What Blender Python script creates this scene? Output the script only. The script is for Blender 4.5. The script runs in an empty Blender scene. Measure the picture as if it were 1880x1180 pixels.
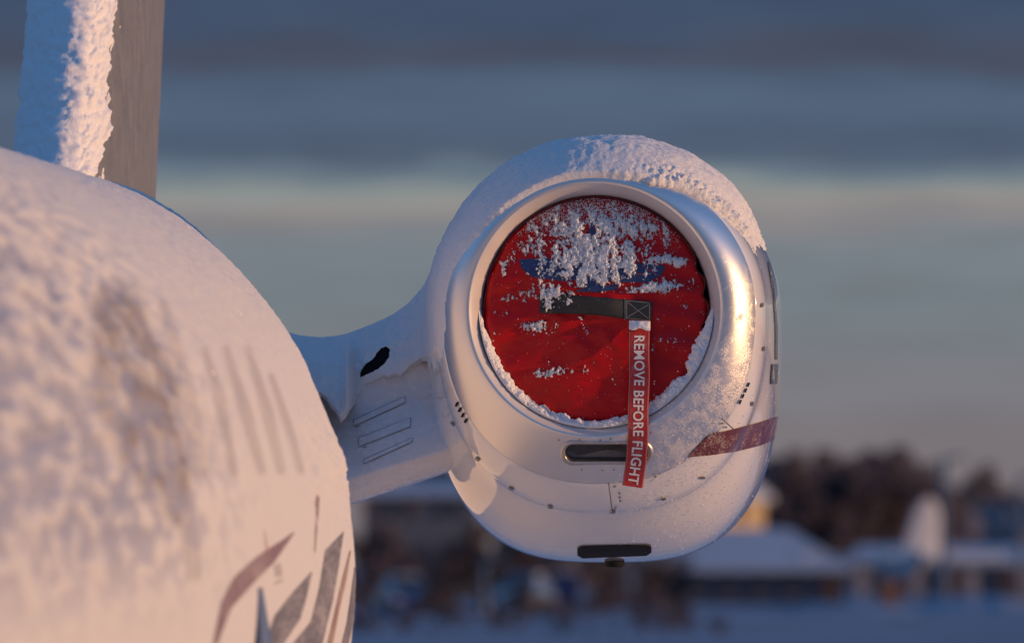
import bpy, bmesh, math, random
import numpy as np

# ------------------------------------------------------------------ scene, camera, sky, sun, exposure
scene = bpy.context.scene
COL = scene.collection
rng = np.random.default_rng(7)
random.seed(7)

CAM_Z = 2.3
EXPO = 1.5
F = 20000.0                     # focal length in photo pixels (1880 wide)
CX, HY = 940.0, 930.0           # optical axis column, horizon row
cam_d = bpy.data.cameras.new('camera')
cam = bpy.data.objects.new('camera', cam_d); COL.objects.link(cam)
cam.location = (0, 0, CAM_Z)
PITCH = math.atan((HY - 590) / F)
cam.rotation_euler = (math.radians(90) + PITCH, 0, 0)
cam_d.sensor_width = 36.0
cam_d.lens = F / 1880 * 36
cam_d.clip_end = 20000
cam_d.clip_start = 0.5
cam_d.dof.use_dof = True
cam_d.dof.focus_distance = 40.15
cam_d.dof.aperture_fstop = 4.2
scene.camera = cam

SUN_EL = math.radians(4.5)
SUN_AZ = math.radians(12.5)       # turned from +X towards the camera
L = np.array([math.cos(SUN_EL) * math.cos(SUN_AZ), -math.cos(SUN_EL) * math.sin(SUN_AZ), math.sin(SUN_EL)])
sun_d = bpy.data.lights.new('sun', 'SUN')
sun_d.energy = 1.12
sun_d.angle = math.radians(0.6)
sun_d.color = (1.0, 0.55, 0.245)
sun = bpy.data.objects.new('sun', sun_d); COL.objects.link(sun)
from mathutils import Vector
sun.rotation_euler = Vector((-L[0], -L[1], -L[2])).to_track_quat('-Z', 'Y').to_euler()
sun.location = (60, -10, 20)

def lin(c):
    r = []
    for v in c:
        v = v / 255.0
        r.append(v / 12.92 if v <= 0.04045 else ((v + 0.055) / 1.055) ** 2.4)
    return (r[0], r[1], r[2], 1.0)

world = bpy.data.worlds.new('World'); scene.world = world
world.use_nodes = True
nt = world.node_tree; nt.nodes.clear()
def N(t, **kw):
    n = nt.nodes.new(t)
    for k, v in kw.items(): setattr(n, k, v)
    return n
out = N('ShaderNodeOutputWorld')
tc = N('ShaderNodeTexCoord')
sep = N('ShaderNodeSeparateXYZ'); nt.links.new(tc.outputs['Generated'], sep.inputs[0])
sky = N('ShaderNodeTexSky'); sky.sky_type = 'NISHITA'; sky.sun_disc = False
sky.sun_elevation = SUN_EL; sky.sun_rotation = math.radians(90) + SUN_AZ
sky.altitude = 50; sky.air_density = 1.0; sky.dust_density = 0.3; sky.ozone_density = 3.6
bg_sky = N('ShaderNodeBackground'); bg_sky.inputs['Strength'].default_value = 0.132
nt.links.new(sky.outputs[0], bg_sky.inputs['Color'])
# low cloud banks lying in layers along the horizon, all the way round
mp = N('ShaderNodeMapping'); mp.inputs['Scale'].default_value = (34, 34, 260); mp.inputs['Rotation'].default_value = (.006, -.01, 0)
nt.links.new(tc.outputs['Generated'], mp.inputs[0])
nz = N('ShaderNodeTexNoise'); nz.inputs['Scale'].default_value = 1.0; nz.inputs['Detail'].default_value = 5; nz.inputs['Roughness'].default_value = 0.55
nt.links.new(mp.outputs[0], nz.inputs['Vector'])
def M(op, a, b=None, clamp=False):
    m = N('ShaderNodeMath', operation=op); m.use_clamp = clamp
    for i, v in enumerate((a, b)):
        if v is None: continue
        if isinstance(v, (int, float)): m.inputs[i].default_value = v
        else: nt.links.new(v, m.inputs[i])
    return m.outputs[0]
f0 = M('DIVIDE', sep.outputs['Z'], 0.06)
warp = M('MULTIPLY', M('SUBTRACT', nz.outputs['Fac'], 0.5), M('ADD', 0.05, M('MULTIPLY', f0, 0.14)))
f1 = M('ADD', f0, warp, True)
ramp = N('ShaderNodeValToRGB'); ramp.color_ramp.interpolation = 'EASE'
stops = [(930, (118, 110, 114)), (800, (124, 118, 122)), (700, (123, 123, 129)), (560, (117, 126, 132)), (440, (122, 130, 137)),
         (402, (136, 132, 134)), (372, (147, 144, 141)), (346, (136, 144, 144)), (322, (106, 121, 133)), (290, (82, 95, 116)), (235, (80, 95, 117)), (190, (84, 102, 124)),
         (150, (78, 94, 117)), (95, (73, 79, 98)), (40, (67, 82, 106)), (-60, (64, 78, 104))]
cr = ramp.color_ramp
while len(cr.elements) < len(stops): cr.elements.new(0.5)
for e, (py, c) in zip(cr.elements, stops):
    e.position = max(0.0, (930 - py) / 1200.0); e.color = lin(c)
nt.links.new(f1, ramp.inputs[0])
mp2 = N('ShaderNodeMapping'); mp2.inputs['Scale'].default_value = (70, 70, 420); mp2.inputs['Rotation'].default_value = (0, -0.10, 0)
nt.links.new(tc.outputs['Generated'], mp2.inputs[0])
nz2 = N('ShaderNodeTexNoise'); nz2.inputs['Scale'].default_value = 1.0; nz2.inputs['Detail'].default_value = 4
nt.links.new(mp2.outputs[0], nz2.inputs['Vector'])
bstr = M('MULTIPLY', M('ADD', M('MULTIPLY', nz2.outputs['Fac'], 0.36), 0.82), 2.0 ** -EXPO)
bg_cl = N('ShaderNodeBackground'); nt.links.new(ramp.outputs[0], bg_cl.inputs['Color']); nt.links.new(bstr, bg_cl.inputs['Strength'])
mr = N('ShaderNodeMapRange'); mr.interpolation_type = 'SMOOTHSTEP'
mr.inputs['From Min'].default_value = 0.055; mr.inputs['From Max'].default_value = 0.75
nt.links.new(sep.outputs['Z'], mr.inputs['Value'])
mixw = N('ShaderNodeMixShader')
nt.links.new(mr.outputs[0], mixw.inputs[0]); nt.links.new(bg_cl.outputs[0], mixw.inputs[1]); nt.links.new(bg_sky.outputs[0], mixw.inputs[2])
nt.links.new(mixw.outputs[0], out.inputs['Surface'])

scene.view_settings.view_transform = 'Standard'
scene.view_settings.look = 'None'
scene.view_settings.gamma = 1.0
scene.view_settings.use_curve_mapping = False
scene.view_settings.exposure = EXPO
scene.cycles.use_denoising = True
scene.cycles.max_bounces = 6
scene.cycles.sample_clamp_indirect = 4.0

# ------------------------------------------------------------------ helpers: noise
def _hash(ix, iy, iz, seed):
    h = (ix.astype(np.int64) * 374761393 + iy.astype(np.int64) * 668265263 + iz.astype(np.int64) * 2147483647 + seed * 144665) & 0xFFFFFFFF
    h = ((h ^ (h >> 13)) * 1274126177) & 0xFFFFFFFF
    h = ((h ^ (h >> 16)) * 2246822519) & 0xFFFFFFFF
    return h ^ (h >> 15)
def perlin(x, y, z, seed=0):
    x, y, z = np.broadcast_arrays(np.asarray(x, float), np.asarray(y, float), np.asarray(z, float))
    x0 = np.floor(x); y0 = np.floor(y); z0 = np.floor(z)
    fx, fy, fz = x - x0, y - y0, z - z0
    u, v, w = (t * t * t * (t * (t * 6 - 15) + 10) for t in (fx, fy, fz))
    r = 0
    for dx in (0, 1):
        for dy in (0, 1):
            for dz in (0, 1):
                h = _hash(x0 + dx, y0 + dy, z0 + dz, seed)
                gx = ((h & 1023) / 511.5 - 1); gy = (((h >> 10) & 1023) / 511.5 - 1); gz = (((h >> 20) & 1023) / 511.5 - 1)
                d = gx * (fx - dx) + gy * (fy - dy) + gz * (fz - dz)
                r = r + d * (u if dx else 1 - u) * (v if dy else 1 - v) * (w if dz else 1 - w)
    return r * 1.4
def fbm(x, y, z, octv=4, seed=0, gain=0.5):
    a, s, t = 1.0, 1.0, 0
    for i in range(octv):
        t = t + a * perlin(x * s, y * s, z * s, seed + i * 17); a *= gain; s *= 2.03
    return t
def billow(x, y, z, octv=3, seed=0, gain=0.5):
    a, s, t = 1.0, 1.0, 0
    for i in range(octv):
        t = t + a * np.abs(perlin(x * s, y * s, z * s, seed + i * 31)); a *= gain; s *= 2.1
    return t
def sstep(a, b, x):
    t = np.clip((np.asarray(x, float) - a) / (b - a), 0, 1); return t * t * (3 - 2 * t)
def crom(xs, ys, x):
    """smooth (monotone-ish) cubic through control points"""
    xs = np.asarray(xs, float); ys = np.asarray(ys, float); x = np.asarray(x, float)
    m = np.gradient(ys, xs)
    i = np.clip(np.searchsorted(xs, x) - 1, 0, len(xs) - 2)
    h = xs[i + 1] - xs[i]; t = np.clip((x - xs[i]) / h, 0, 1)
    return ((2*t**3 - 3*t**2 + 1) * ys[i] + (t**3 - 2*t**2 + t) * h * m[i] + (-2*t**3 + 3*t**2) * ys[i+1] + (t**3 - t**2) * h * m[i+1])

# ------------------------------------------------------------------ helpers: materials
def mat(name):
    m = bpy.data.materials.new(name); m.use_nodes = True
    return m, m.node_tree, m.node_tree.nodes['Principled BSDF']
def simple(name, col, rough=0.5, metal=0.0, coat=0.0, var=0.0, vscale=5.0, bump=0.0, bscale=40.0):
    m, t, p = mat(name)
    p.inputs['Base Color'].default_value = (*col, 1); p.inputs['Roughness'].default_value = rough
    p.inputs['Metallic'].default_value = metal; p.inputs['Coat Weight'].default_value = coat
    co = t.nodes.new('ShaderNodeTexCoord')
    if var:
        n = t.nodes.new('ShaderNodeTexNoise'); n.inputs['Scale'].default_value = vscale; n.inputs['Detail'].default_value = 5
        t.links.new(co.outputs['Object'], n.inputs['Vector'])
        r = t.nodes.new('ShaderNodeValToRGB')
        r.color_ramp.elements[0].position = .3; r.color_ramp.elements[1].position = .7
        r.color_ramp.elements[0].color = (*[max(0, c * (1 - var)) for c in col], 1)
        r.color_ramp.elements[1].color = (*[min(1, c * (1 + var)) for c in col], 1)
        t.links.new(n.outputs['Fac'], r.inputs[0]); t.links.new(r.outputs[0], p.inputs['Base Color'])
    if bump:
        n = t.nodes.new('ShaderNodeTexNoise'); n.inputs['Scale'].default_value = bscale; n.inputs['Detail'].default_value = 4
        t.links.new(co.outputs['Object'], n.inputs['Vector'])
        b = t.nodes.new('ShaderNodeBump'); b.inputs['Strength'].default_value = bump; b.inputs['Distance'].default_value = .01
        t.links.new(n.outputs['Fac'], b.inputs['Height']); t.links.new(b.outputs[0], p.inputs['Normal'])
    return m

def snow_mat(name, col=(0.86, 0.87, 0.9), grain=220.0, bump=0.35, sss=0.25):
    m, t, p = mat(name)
    p.inputs['Base Color'].default_value = (*col, 1); p.inputs['Roughness'].default_value = 0.62
    p.inputs['Subsurface Weight'].default_value = sss
    p.inputs['Subsurface Radius'].default_value = (1.0, 0.9, 0.85); p.inputs['Subsurface Scale'].default_value = 0.012
    p.inputs['Specular IOR Level'].default_value = 0.25
    co = t.nodes.new('ShaderNodeTexCoord')
    n = t.nodes.new('ShaderNodeTexNoise'); n.inputs['Scale'].default_value = grain; n.inputs['Detail'].default_value = 3
    t.links.new(co.outputs['Object'], n.inputs['Vector'])
    n2 = t.nodes.new('ShaderNodeTexNoise'); n2.inputs['Scale'].default_value = grain / 5; n2.inputs['Detail'].default_value = 4
    t.links.new(co.outputs['Object'], n2.inputs['Vector'])
    ad = t.nodes.new('ShaderNodeMath'); ad.operation = 'ADD'
    t.links.new(n.outputs['Fac'], ad.inputs[0]); t.links.new(n2.outputs['Fac'], ad.inputs[1])
    b = t.nodes.new('ShaderNodeBump'); b.inputs['Strength'].default_value = bump; b.inputs['Distance'].default_value = .006
    t.links.new(ad.outputs[0], b.inputs['Height']); t.links.new(b.outputs[0], p.inputs['Normal'])
    return m

def frosted(name, base, rough, metal=0.0, coat=0.0, amount=0.5, scale=60.0, frost=(0.8, 0.8, 0.83), zone=None, soft=0.12, stretch=(1, 1, 1), frough=.6):
    """a surface with hoar frost grown on it in crystals; zone = (axis xyz, from, to) along which the growth thickens"""
    m, t, p = mat(name)
    co = t.nodes.new('ShaderNodeTexCoord')
    mp_ = t.nodes.new('ShaderNodeMapping'); mp_.inputs['Scale'].default_value = stretch
    t.links.new(co.outputs['Object'], mp_.inputs[0])
    n = t.nodes.new('ShaderNodeTexNoise'); n.inputs['Scale'].default_value = scale; n.inputs['Detail'].default_value = 6; n.inputs['Roughness'].default_value = .65
    t.links.new(mp_.outputs[0], n.inputs['Vector'])
    n2 = t.nodes.new('ShaderNodeTexNoise'); n2.inputs['Scale'].default_value = scale * .12; n2.inputs['Detail'].default_value = 3
    t.links.new(mp_.outputs[0], n2.inputs['Vector'])
    def mth(op, a, b):
        k = t.nodes.new('ShaderNodeMath'); k.operation = op
        for i, v in enumerate((a, b)):
            if isinstance(v, (int, float)): k.inputs[i].default_value = v
            else: t.links.new(v, k.inputs[i])
        return k.outputs[0]
    v = mth('ADD', n.outputs['Fac'], mth('MULTIPLY', mth('SUBTRACT', n2.outputs['Fac'], .5), .7))
    if zone:
        ax, fr, to, gain = zone
        d = t.nodes.new('ShaderNodeVectorMath'); d.operation = 'DOT_PRODUCT'; d.inputs[1].default_value = ax
        t.links.new(co.outputs['Object'], d.inputs[0])
        z_ = t.nodes.new('ShaderNodeMapRange'); z_.inputs['From Min'].default_value = fr; z_.inputs['From Max'].default_value = to
        z_.inputs['To Min'].default_value = -gain; z_.inputs['To Max'].default_value = gain
        t.links.new(d.outputs['Value'], z_.inputs['Value'])
        v = mth('ADD', v, z_.outputs[0])
    mask = t.nodes.new('ShaderNodeMapRange'); mask.interpolation_type = 'SMOOTHSTEP'
    mask.inputs['From Min'].default_value = 1 - amount - soft; mask.inputs['From Max'].default_value = 1 - amount + soft
    t.links.new(v, mask.inputs['Value'])
    def mixv(inp, a, b, colr=False):
        k = t.nodes.new('ShaderNodeMix'); k.data_type = 'RGBA' if colr else 'FLOAT'
        t.links.new(mask.outputs[0], k.inputs['Factor'])
        ia, ib, o = (6, 7, 2) if colr else (2, 3, 0)
        k.inputs[ia].default_value = a; k.inputs[ib].default_value = b
        t.links.new(k.outputs[o], p.inputs[inp])
    mixv('Base Color', (*base, 1), (*frost, 1), True)
    mixv('Roughness', rough, frough); mixv('Metallic', metal, 0.0); mixv('Coat Weight', coat, 0.0)
    b = t.nodes.new('ShaderNodeBump'); b.inputs['Strength'].default_value = .3; b.inputs['Distance'].default_value = .003
    t.links.new(mask.outputs[0], b.inputs['Height']); t.links.new(b.outputs[0], p.inputs['Normal'])
    return m

MAT = {}
MAT['snow'] = snow_mat('snow', grain=260, bump=1.0)
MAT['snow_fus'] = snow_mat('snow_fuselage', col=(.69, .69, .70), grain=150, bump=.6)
def paint_and_shade(m, names):
    t = m.node_tree; p = t.nodes['Principled BSDF']; prev = None; colr = p.inputs['Base Color'].default_value[:]
    for nm, c in names:
        a = t.nodes.new('ShaderNodeAttribute'); a.attribute_name = nm
        k = t.nodes.new('ShaderNodeMix'); k.data_type = 'RGBA'
        t.links.new(a.outputs['Fac'], k.inputs['Factor']); k.inputs[7].default_value = (*c, 1)
        if prev is None: k.inputs[6].default_value = colr
        else: t.links.new(prev, k.inputs[6])
        prev = k.outputs[2]
    t.links.new(prev, p.inputs['Base Color'])
paint_and_shade(MAT['snow_fus'], (('paint', (.25, .22, .225)), ('ice', (.30, .33, .46))))  # second colour is blue shade painted into the snow's pits and near end
MAT['snow_fin'] = snow_mat('snow_fin', grain=150, bump=.6)
MAT['snow_cover'] = snow_mat('snow_cover', grain=400, bump=.5, sss=.35)
MAT['paint'] = frosted('white_gloss_paint', (.84, .83, .83), .06, metal=.13, coat=1.0, amount=.26, scale=150, zone=((.8, 0, -.25), 1.0, 1.7, .12), soft=.06)
MAT['paint_fus'] = frosted('white_frosted_paint', (.70, .69, .70), .45, amount=.55, scale=26, soft=.3)
MAT['paint_pylon'] = frosted('white_pylon_paint', (.72, .72, .74), .16, coat=.3, amount=.40, scale=30, soft=.25, frough=.45)
MAT['lip'] = frosted('polished_lip_metal', (.80, .79, .79), .36, metal=1.0, amount=.30, scale=190, frost=(.62, .62, .66), zone=((.8, 0, -.8), -.55, -.10, .15), soft=.16, frough=.5)
MAT['throat'] = simple('throat_paint', (.60, .58, .59), .4, var=.08, vscale=6)
MAT['dark'] = simple('dark_void', (.012, .012, .014), .8)
MAT['slot'] = simple('slot_black', (.02, .02, .022), .6)
MAT['duct'] = simple('duct_grey', (.20, .19, .19), .35, metal=.6, var=.2, vscale=20)
MAT['seam_soft'] = simple('worn_sealant', (.24, .24, .26), .6, var=.5, vscale=40)
MAT['seam'] = simple('panel_seam', (.10, .09, .09), .6)
MAT['fastener'] = simple('fastener_grey', (.22, .20, .20), .4, metal=.5)
MAT['rim'] = simple('slot_rim', (.46, .45, .45), .38, metal=.7, var=.1, vscale=30)
MAT['maroon'] = frosted('maroon_stripe', (.13, .030, .035), .2, coat=.4, amount=.33, scale=130, frost=(.42, .32, .30), soft=.12, zone=((-.9, 0, .0), -2.9, -2.2, .08))
MAT['navy'] = frosted('navy_stripe', (.05, .06, .09), .25, coat=.3, amount=.36, scale=80, frost=(.5, .5, .55), soft=.1)
MAT['grey_stripe'] = frosted('grey_frosted_stripe', (.16, .155, .175), .5, amount=.42, scale=60, frost=(.42, .40, .42), soft=.25, stretch=(1, .2, 1))
MAT['mauve_stripe'] = frosted('mauve_frosted_stripe', (.24, .15, .17), .5, amount=.42, scale=40, frost=(.46, .38, .39), soft=.3, stretch=(1, .2, 1))
MAT['tan_stripe'] = frosted('tan_frosted_stripe', (.34, .22, .17), .5, amount=.38, scale=40, frost=(.6, .5, .46), soft=.3)
MAT['thin_snow'] = frosted('paint_under_thin_snow', (.36, .33, .34), .6, amount=.52, scale=9, frost=(.74, .72, .74), soft=.28, stretch=(1, .35, 1))
MAT['red_mark'] = frosted('red_marking', (.45, .16, .15), .5, amount=.5, scale=40, frost=(.66, .58, .58), soft=.3)
MAT['fin'] = frosted('fin_grey', (.135, .142, .16), .45, amount=.42, scale=70, frost=(.27, .27, .285), soft=.45, stretch=(1, 1, .7), frough=.5)
MAT['fin_edge'] = simple('fin_edge_metal', (.16, .15, .155), .35, metal=.6)
MAT['red_fabric'] = frosted('red_vinyl', (.50, .004, .008), .42, amount=.19, scale=90, frost=(.50, .12, .13), soft=.12, zone=((0, 0, 1), 2.72, 3.4, .12))
MAT['red_edge'] = simple('red_piping', (.12, .006, .010), .6)
MAT['logo'] = simple('logo_blue', (.022, .05, .16), .45, var=.15, vscale=30)
MAT['logo_line'] = simple('logo_red_line', (.40, .05, .06), .5)
MAT['strap'] = frosted('black_webbing', (.022, .025, .026), .55, amount=.24, scale=160, frost=(.45, .45, .5), soft=.05)
MAT['thread'] = simple('grey_thread', (.30, .30, .29), .7)
MAT['streamer'] = frosted('red_streamer', (.42, .018, .020), .6, amount=.30, scale=140, frost=(.5, .22, .2), soft=.2)
MAT['letter'] = simple('white_lettering', (.78, .76, .74), .6)
MAT['antenna'] = simple('antenna_blue_grey', (.12, .18, .32), .4)
MAT['ice'] = simple('ice_crystal', (.9, .9, .92), .10, metal=.6, coat=1.0)

for k_ in ('dark', 'slot'): MAT[k_].node_tree.nodes['Principled BSDF'].inputs['Specular IOR Level'].default_value = .05
MAT['red_fabric'].node_tree.nodes['Principled BSDF'].inputs['Specular IOR Level'].default_value = .28
# ------------------------------------------------------------------ helpers: meshes
def tag(o, label=None, cat=None, group=None, kind=None):
    if label: o['label'] = label
    if cat: o['category'] = cat
    if group: o['group'] = group
    if kind: o['kind'] = kind
    return o
def mesh_obj(name, verts, faces, material, parent=None, smooth=True):
    me = bpy.data.meshes.new(name)
    me.from_pydata([tuple(map(float, v)) for v in verts], [], [tuple(map(int, f)) for f in faces])
    me.update()
    if smooth: me.polygons.foreach_set('use_smooth', [True] * len(me.polygons))
    if material: me.materials.append(MAT[material] if isinstance(material, str) else material)
    o = bpy.data.objects.new(name, me); COL.objects.link(o)
    if parent is not None: o.parent = parent
    return o
def grid_obj(name, P, material, parent=None, wrap_u=False, wrap_v=False, keep=None, smooth=True, flip=False, attrs=None):
    """P: (nu, nv, 3) array"""
    nu, nv = P.shape[:2]
    iu = np.arange(nu if wrap_u else nu - 1); iv = np.arange(nv if wrap_v else nv - 1)
    I, J = np.meshgrid(iu, iv, indexing='ij')
    I2, J2 = (I + 1) % nu, (J + 1) % nv
    q = np.stack([I * nv + J, I2 * nv + J, I2 * nv + J2, I * nv + J2], -1)
    if keep is not None:
        q = q[keep[I, J] & keep[I2, J] & keep[I2, J2] & keep[I, J2]]
    q = q.reshape(-1, 4)
    if flip: q = q[:, ::-1]
    V = P.reshape(-1, 3)
    used = np.unique(q)
    if len(used) < len(V):
        mpv = -np.ones(len(V), int); mpv[used] = np.arange(len(used)); q = mpv[q]; V = V[used]
    me = bpy.data.meshes.new(name)
    me.vertices.add(len(V)); me.vertices.foreach_set('co', V.astype(np.float32).ravel())
    me.loops.add(q.size); me.loops.foreach_set('vertex_index', q.astype(np.int32).ravel())
    me.polygons.add(len(q)); me.polygons.foreach_set('loop_start', np.arange(0, q.size, 4, dtype=np.int32))
    me.polygons.foreach_set('use_smooth', np.full(len(q), smooth))
    me.update(calc_edges=True)
    for an, av in (attrs or {}).items():
        at = me.attributes.new(an, 'FLOAT', 'POINT'); at.data.foreach_set('value', np.ascontiguousarray(av, dtype=np.float32).ravel())
    me.materials.append(MAT[material] if isinstance(material, str) else material)
    o = bpy.data.objects.new(name, me); COL.objects.link(o)
    if parent is not None: o.parent = parent
    return o
def grid_normals(P):
    du = np.gradient(P, axis=0); dv = np.gradient(P, axis=1)
    n = np.cross(du, dv); return n / np.maximum(np.linalg.norm(n, axis=-1, keepdims=True), 1e-9)

# ------------------------------------------------------------------ the aircraft's frame
TH = math.atan(0.055)
CT, ST = math.cos(TH), math.sin(TH)
ROOT = np.array([-2.0, 36.0, 0.0])
def w2l(p):
    p = np.asarray(p, float); d = p - ROOT
    return np.stack([d[..., 0] * CT - d[..., 1] * ST, d[..., 0] * ST + d[..., 1] * CT, d[..., 2]], -1)
def l2w(p):
    p = np.asarray(p, float)
    return np.stack([p[..., 0] * CT + p[..., 1] * ST, -p[..., 0] * ST + p[..., 1] * CT, p[..., 2]], -1) + ROOT
def pix(px, py, Y):
    """world point seen at photo pixel (px, py) at distance Y"""
    px, py, Y = np.broadcast_arrays(np.asarray(px, float), np.asarray(py, float), np.asarray(Y, float))
    return np.stack([(px - CX) / F * Y, Y, CAM_Z + (HY - py) / F * Y], -1)
def pix_ly(px, py, ly):
    """local point on the pixel's line of sight at a given distance along the aircraft"""
    px = np.asarray(px, float); py = np.asarray(py, float)
    a = w2l(pix(px, py, 20.0)); b = w2l(pix(px, py, 60.0))
    t = (ly - a[..., 1]) / (b[..., 1] - a[..., 1])
    return a + (b - a) * t[..., None]

jet = bpy.data.objects.new('business_jet', None); COL.objects.link(jet)
jet.location = tuple(ROOT); jet.rotation_euler = (0, 0, -TH)
tag(jet, 'white business jet with grey and maroon swooshes, tail fin and side engine under snow', 'airplane')
def top(o):      # a thing lying on the aircraft: its own top-level object, in the aircraft's frame
    o.location = tuple(ROOT); o.rotation_euler = (0, 0, -TH); return o

# ------------------------------------------------------------------ ground
def ground_z(x, y):
    d = np.sqrt(np.asarray(x, float) ** 2 + np.asarray(y, float) ** 2)
    return -0.005 * np.maximum(d - 60, 0)
gy = np.concatenate([np.linspace(-300, 100, 12), np.linspace(140, 900, 130), np.geomspace(920, 9000, 24)])
gx = np.concatenate([-np.geomspace(5000, 90, 16), np.linspace(-80, 80, 120), np.geomspace(90, 5000, 16)])
GX, GY = np.meshgrid(gx, gy, indexing='ij')
GZ = ground_z(GX, GY) + sstep(120, 220, GY) * .22 * fbm(GX * .05, GY * .02, 0, 4, 5)
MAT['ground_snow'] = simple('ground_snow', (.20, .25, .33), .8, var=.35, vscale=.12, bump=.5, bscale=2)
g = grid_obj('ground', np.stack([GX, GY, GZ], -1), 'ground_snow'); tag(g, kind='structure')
def gz(x, y): return float(ground_z(x, y))
# the snowed-over apron the jet stands on: out of view, bright snow added to bounce light up
ax_ = np.linspace(-58, 58, 90); ay_ = np.linspace(-40, 58, 80)
AX, AY = np.meshgrid(ax_, ay_, indexing='ij')
rr_a = np.hypot(AX, AY); sc_a = np.minimum(1, 59 / np.maximum(rr_a, 1e-6)); AX, AY = AX * sc_a, AY * sc_a
MAT['bounce_snow'] = simple('bounce_snow', (.60, .61, .64), .8, var=.05, vscale=.5, bump=.4, bscale=3)
ap = grid_obj('apron', np.stack([AX, AY, .02 + .015 * fbm(AX * .3, AY * .3, 0, 3, 8)], -1), 'bounce_snow'); tag(ap, kind='structure')

# ------------------------------------------------------------------ fuselage
S_NEAR, S_FAR = -24.0, 12.5
def fus_c(s):
    s = np.asarray(s, float)
    soft = np.log1p(np.exp(np.clip((s - 0.3) * 3, -50, 50))) / 3
    rx = 1.47 - 0.082 * soft - 0.004 * soft ** 2
    rz = 1.43 - 0.010 * soft - 0.010 * np.maximum(s - 5, 0) ** 2
    nose = np.sqrt(np.clip(1 - (np.clip((-19.0 - s) / 5.0, 0, 1)) ** 2, 0, 1))
    end = np.sqrt(np.clip(1 - (np.clip((s - 8) / 4.5, 0, 1)) ** 2, 0, 1))
    cz = 2.04 + .02 * soft
    return np.maximum(rx * nose * end, .002), np.maximum(rz * nose * end, .002), cz
def fus_p(s, ph, off=0.0):
    rx, rz, cz = fus_c(s)
    return np.stack([(rx + off) * np.cos(ph), np.broadcast_to(s, np.shape(rx + ph)) + 0 * ph, cz + (rz + off) * np.sin(ph)], -1)
s_ = np.linspace(S_NEAR, S_FAR, 150); p_ = np.linspace(0, 2 * np.pi, 160, endpoint=False)
SS, PP = np.meshgrid(s_, p_, indexing='ij')
fuselage = grid_obj('fuselage', fus_p(SS, PP), 'paint_fus', jet, wrap_v=True, flip=True)

def fus_hit(px, py, off=0.004, y0=16, y1=43):
    """first point of the fuselage skin on a line of sight -> (local xyz)"""
    px = np.asarray(px, float).ravel(); py = np.asarray(py, float).ravel()
    Y = np.linspace(y0, y1, 2200)
    P = w2l(pix(px[:, None], py[:, None], Y[None, :]))
    rx, rz, cz = fus_c(P[..., 1])
    f = (P[..., 0] / (rx + off)) ** 2 + ((P[..., 2] - cz) / (rz + off)) ** 2 - 1
    ins = f < 0
    k = np.argmax(ins, axis=1); ok = ins.any(axis=1)
    k = np.maximum(k, 1)
    r = np.arange(len(px)); fa, fb = f[r, k - 1], f[r, k]
    t = fa / (fa - fb + 1e-12)
    t = np.clip(t, 0, 1)[:, None]
    return P[r, k - 1] * (1 - t) + P[r, k] * t, ok

def resample(poly, n):
    poly = np.asarray(poly, float)
    d = np.r_[0, np.cumsum(np.linalg.norm(np.diff(poly, axis=0), axis=1))]
    u = np.linspace(0, d[-1], n)
    return np.stack([np.interp(u, d, poly[:, 0]), np.interp(u, d, poly[:, 1])], -1)
def decal(name, a, b, material, parent, hit, n=60, m=8, **kw):
    """a painted strip on a skin, between two edges"""
    A, B = resample(a, n), resample(b, n)
    w = np.linspace(0, 1, m)
    G = A[:, None] * (1 - w[None, :, None]) + B[:, None] * w[None, :, None]
    P, ok = hit(G[..., 0], G[..., 1], **kw)
    return grid_obj(name, P.reshape(n, m, 3), material, parent, keep=ok.reshape(n, m))
FS = 0.0105    # paint seen through frost stands on the frost skin

# snow sheet on the fuselage
s_ = np.linspace(-14, 9, 620); p_ = p_fus = np.linspace(math.radians(-28), math.radians(150), 420)
SS, PP = np.meshgrid(s_, p_, indexing='ij')
base = fus_p(SS, PP)
x_, y_, z_ = base[..., 0], base[..., 1], base[..., 2]
deg = np.degrees(PP)
lim = crom([-14, -8, -5, -2, 0, 2, 5, 9], [-20, -10, -2, 8, 14, 12, 8, 6], SS)          # snow's lower edge (degrees)
lim = lim + 5 * fbm(x_ * 1.2, y_ * .9, z_ * 1.2, 3, 3)
cov = sstep(0, 26, deg - lim)
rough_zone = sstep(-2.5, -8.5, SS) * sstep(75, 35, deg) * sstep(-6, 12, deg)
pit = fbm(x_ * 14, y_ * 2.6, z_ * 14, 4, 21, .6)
h = .008 + cov * (.026 + .008 * fbm(x_ * 1.3, y_ * .9, z_ * 1.3, 3, 11))
h = h + cov * rough_zone * .032 * pit + cov * .004 * fbm(x_ * 6, y_ * 4, z_ * 6, 3, 23)
h = h + cov * .0022 * fbm(x_ * 26, y_ * 20, z_ * 26, 3, 41) + cov * sstep(-5, -2, SS) * .0035 * fbm(x_ * 48, y_ * 12, z_ * 48, 2, 43)
# crumbling lower lip of the sheet near the engine
edge = np.exp(-((deg - lim - 3) / 5.0) ** 2) * sstep(-2.5, -.5, SS) * sstep(3.5, 1.5, SS)
h = h + edge * .035 * np.maximum(0, .25 + fbm(x_ * 9, y_ * 6, z_ * 9, 4, 51))
h = np.where(deg < lim - 8, .008 + .0007 * fbm(x_ * 30, y_ * 10, z_ * 30, 2, 77), np.maximum(h, .006))
nrm = np.stack([np.cos(PP), 0 * PP, np.sin(PP)], -1)
PF = base + nrm * h[..., None]
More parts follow.
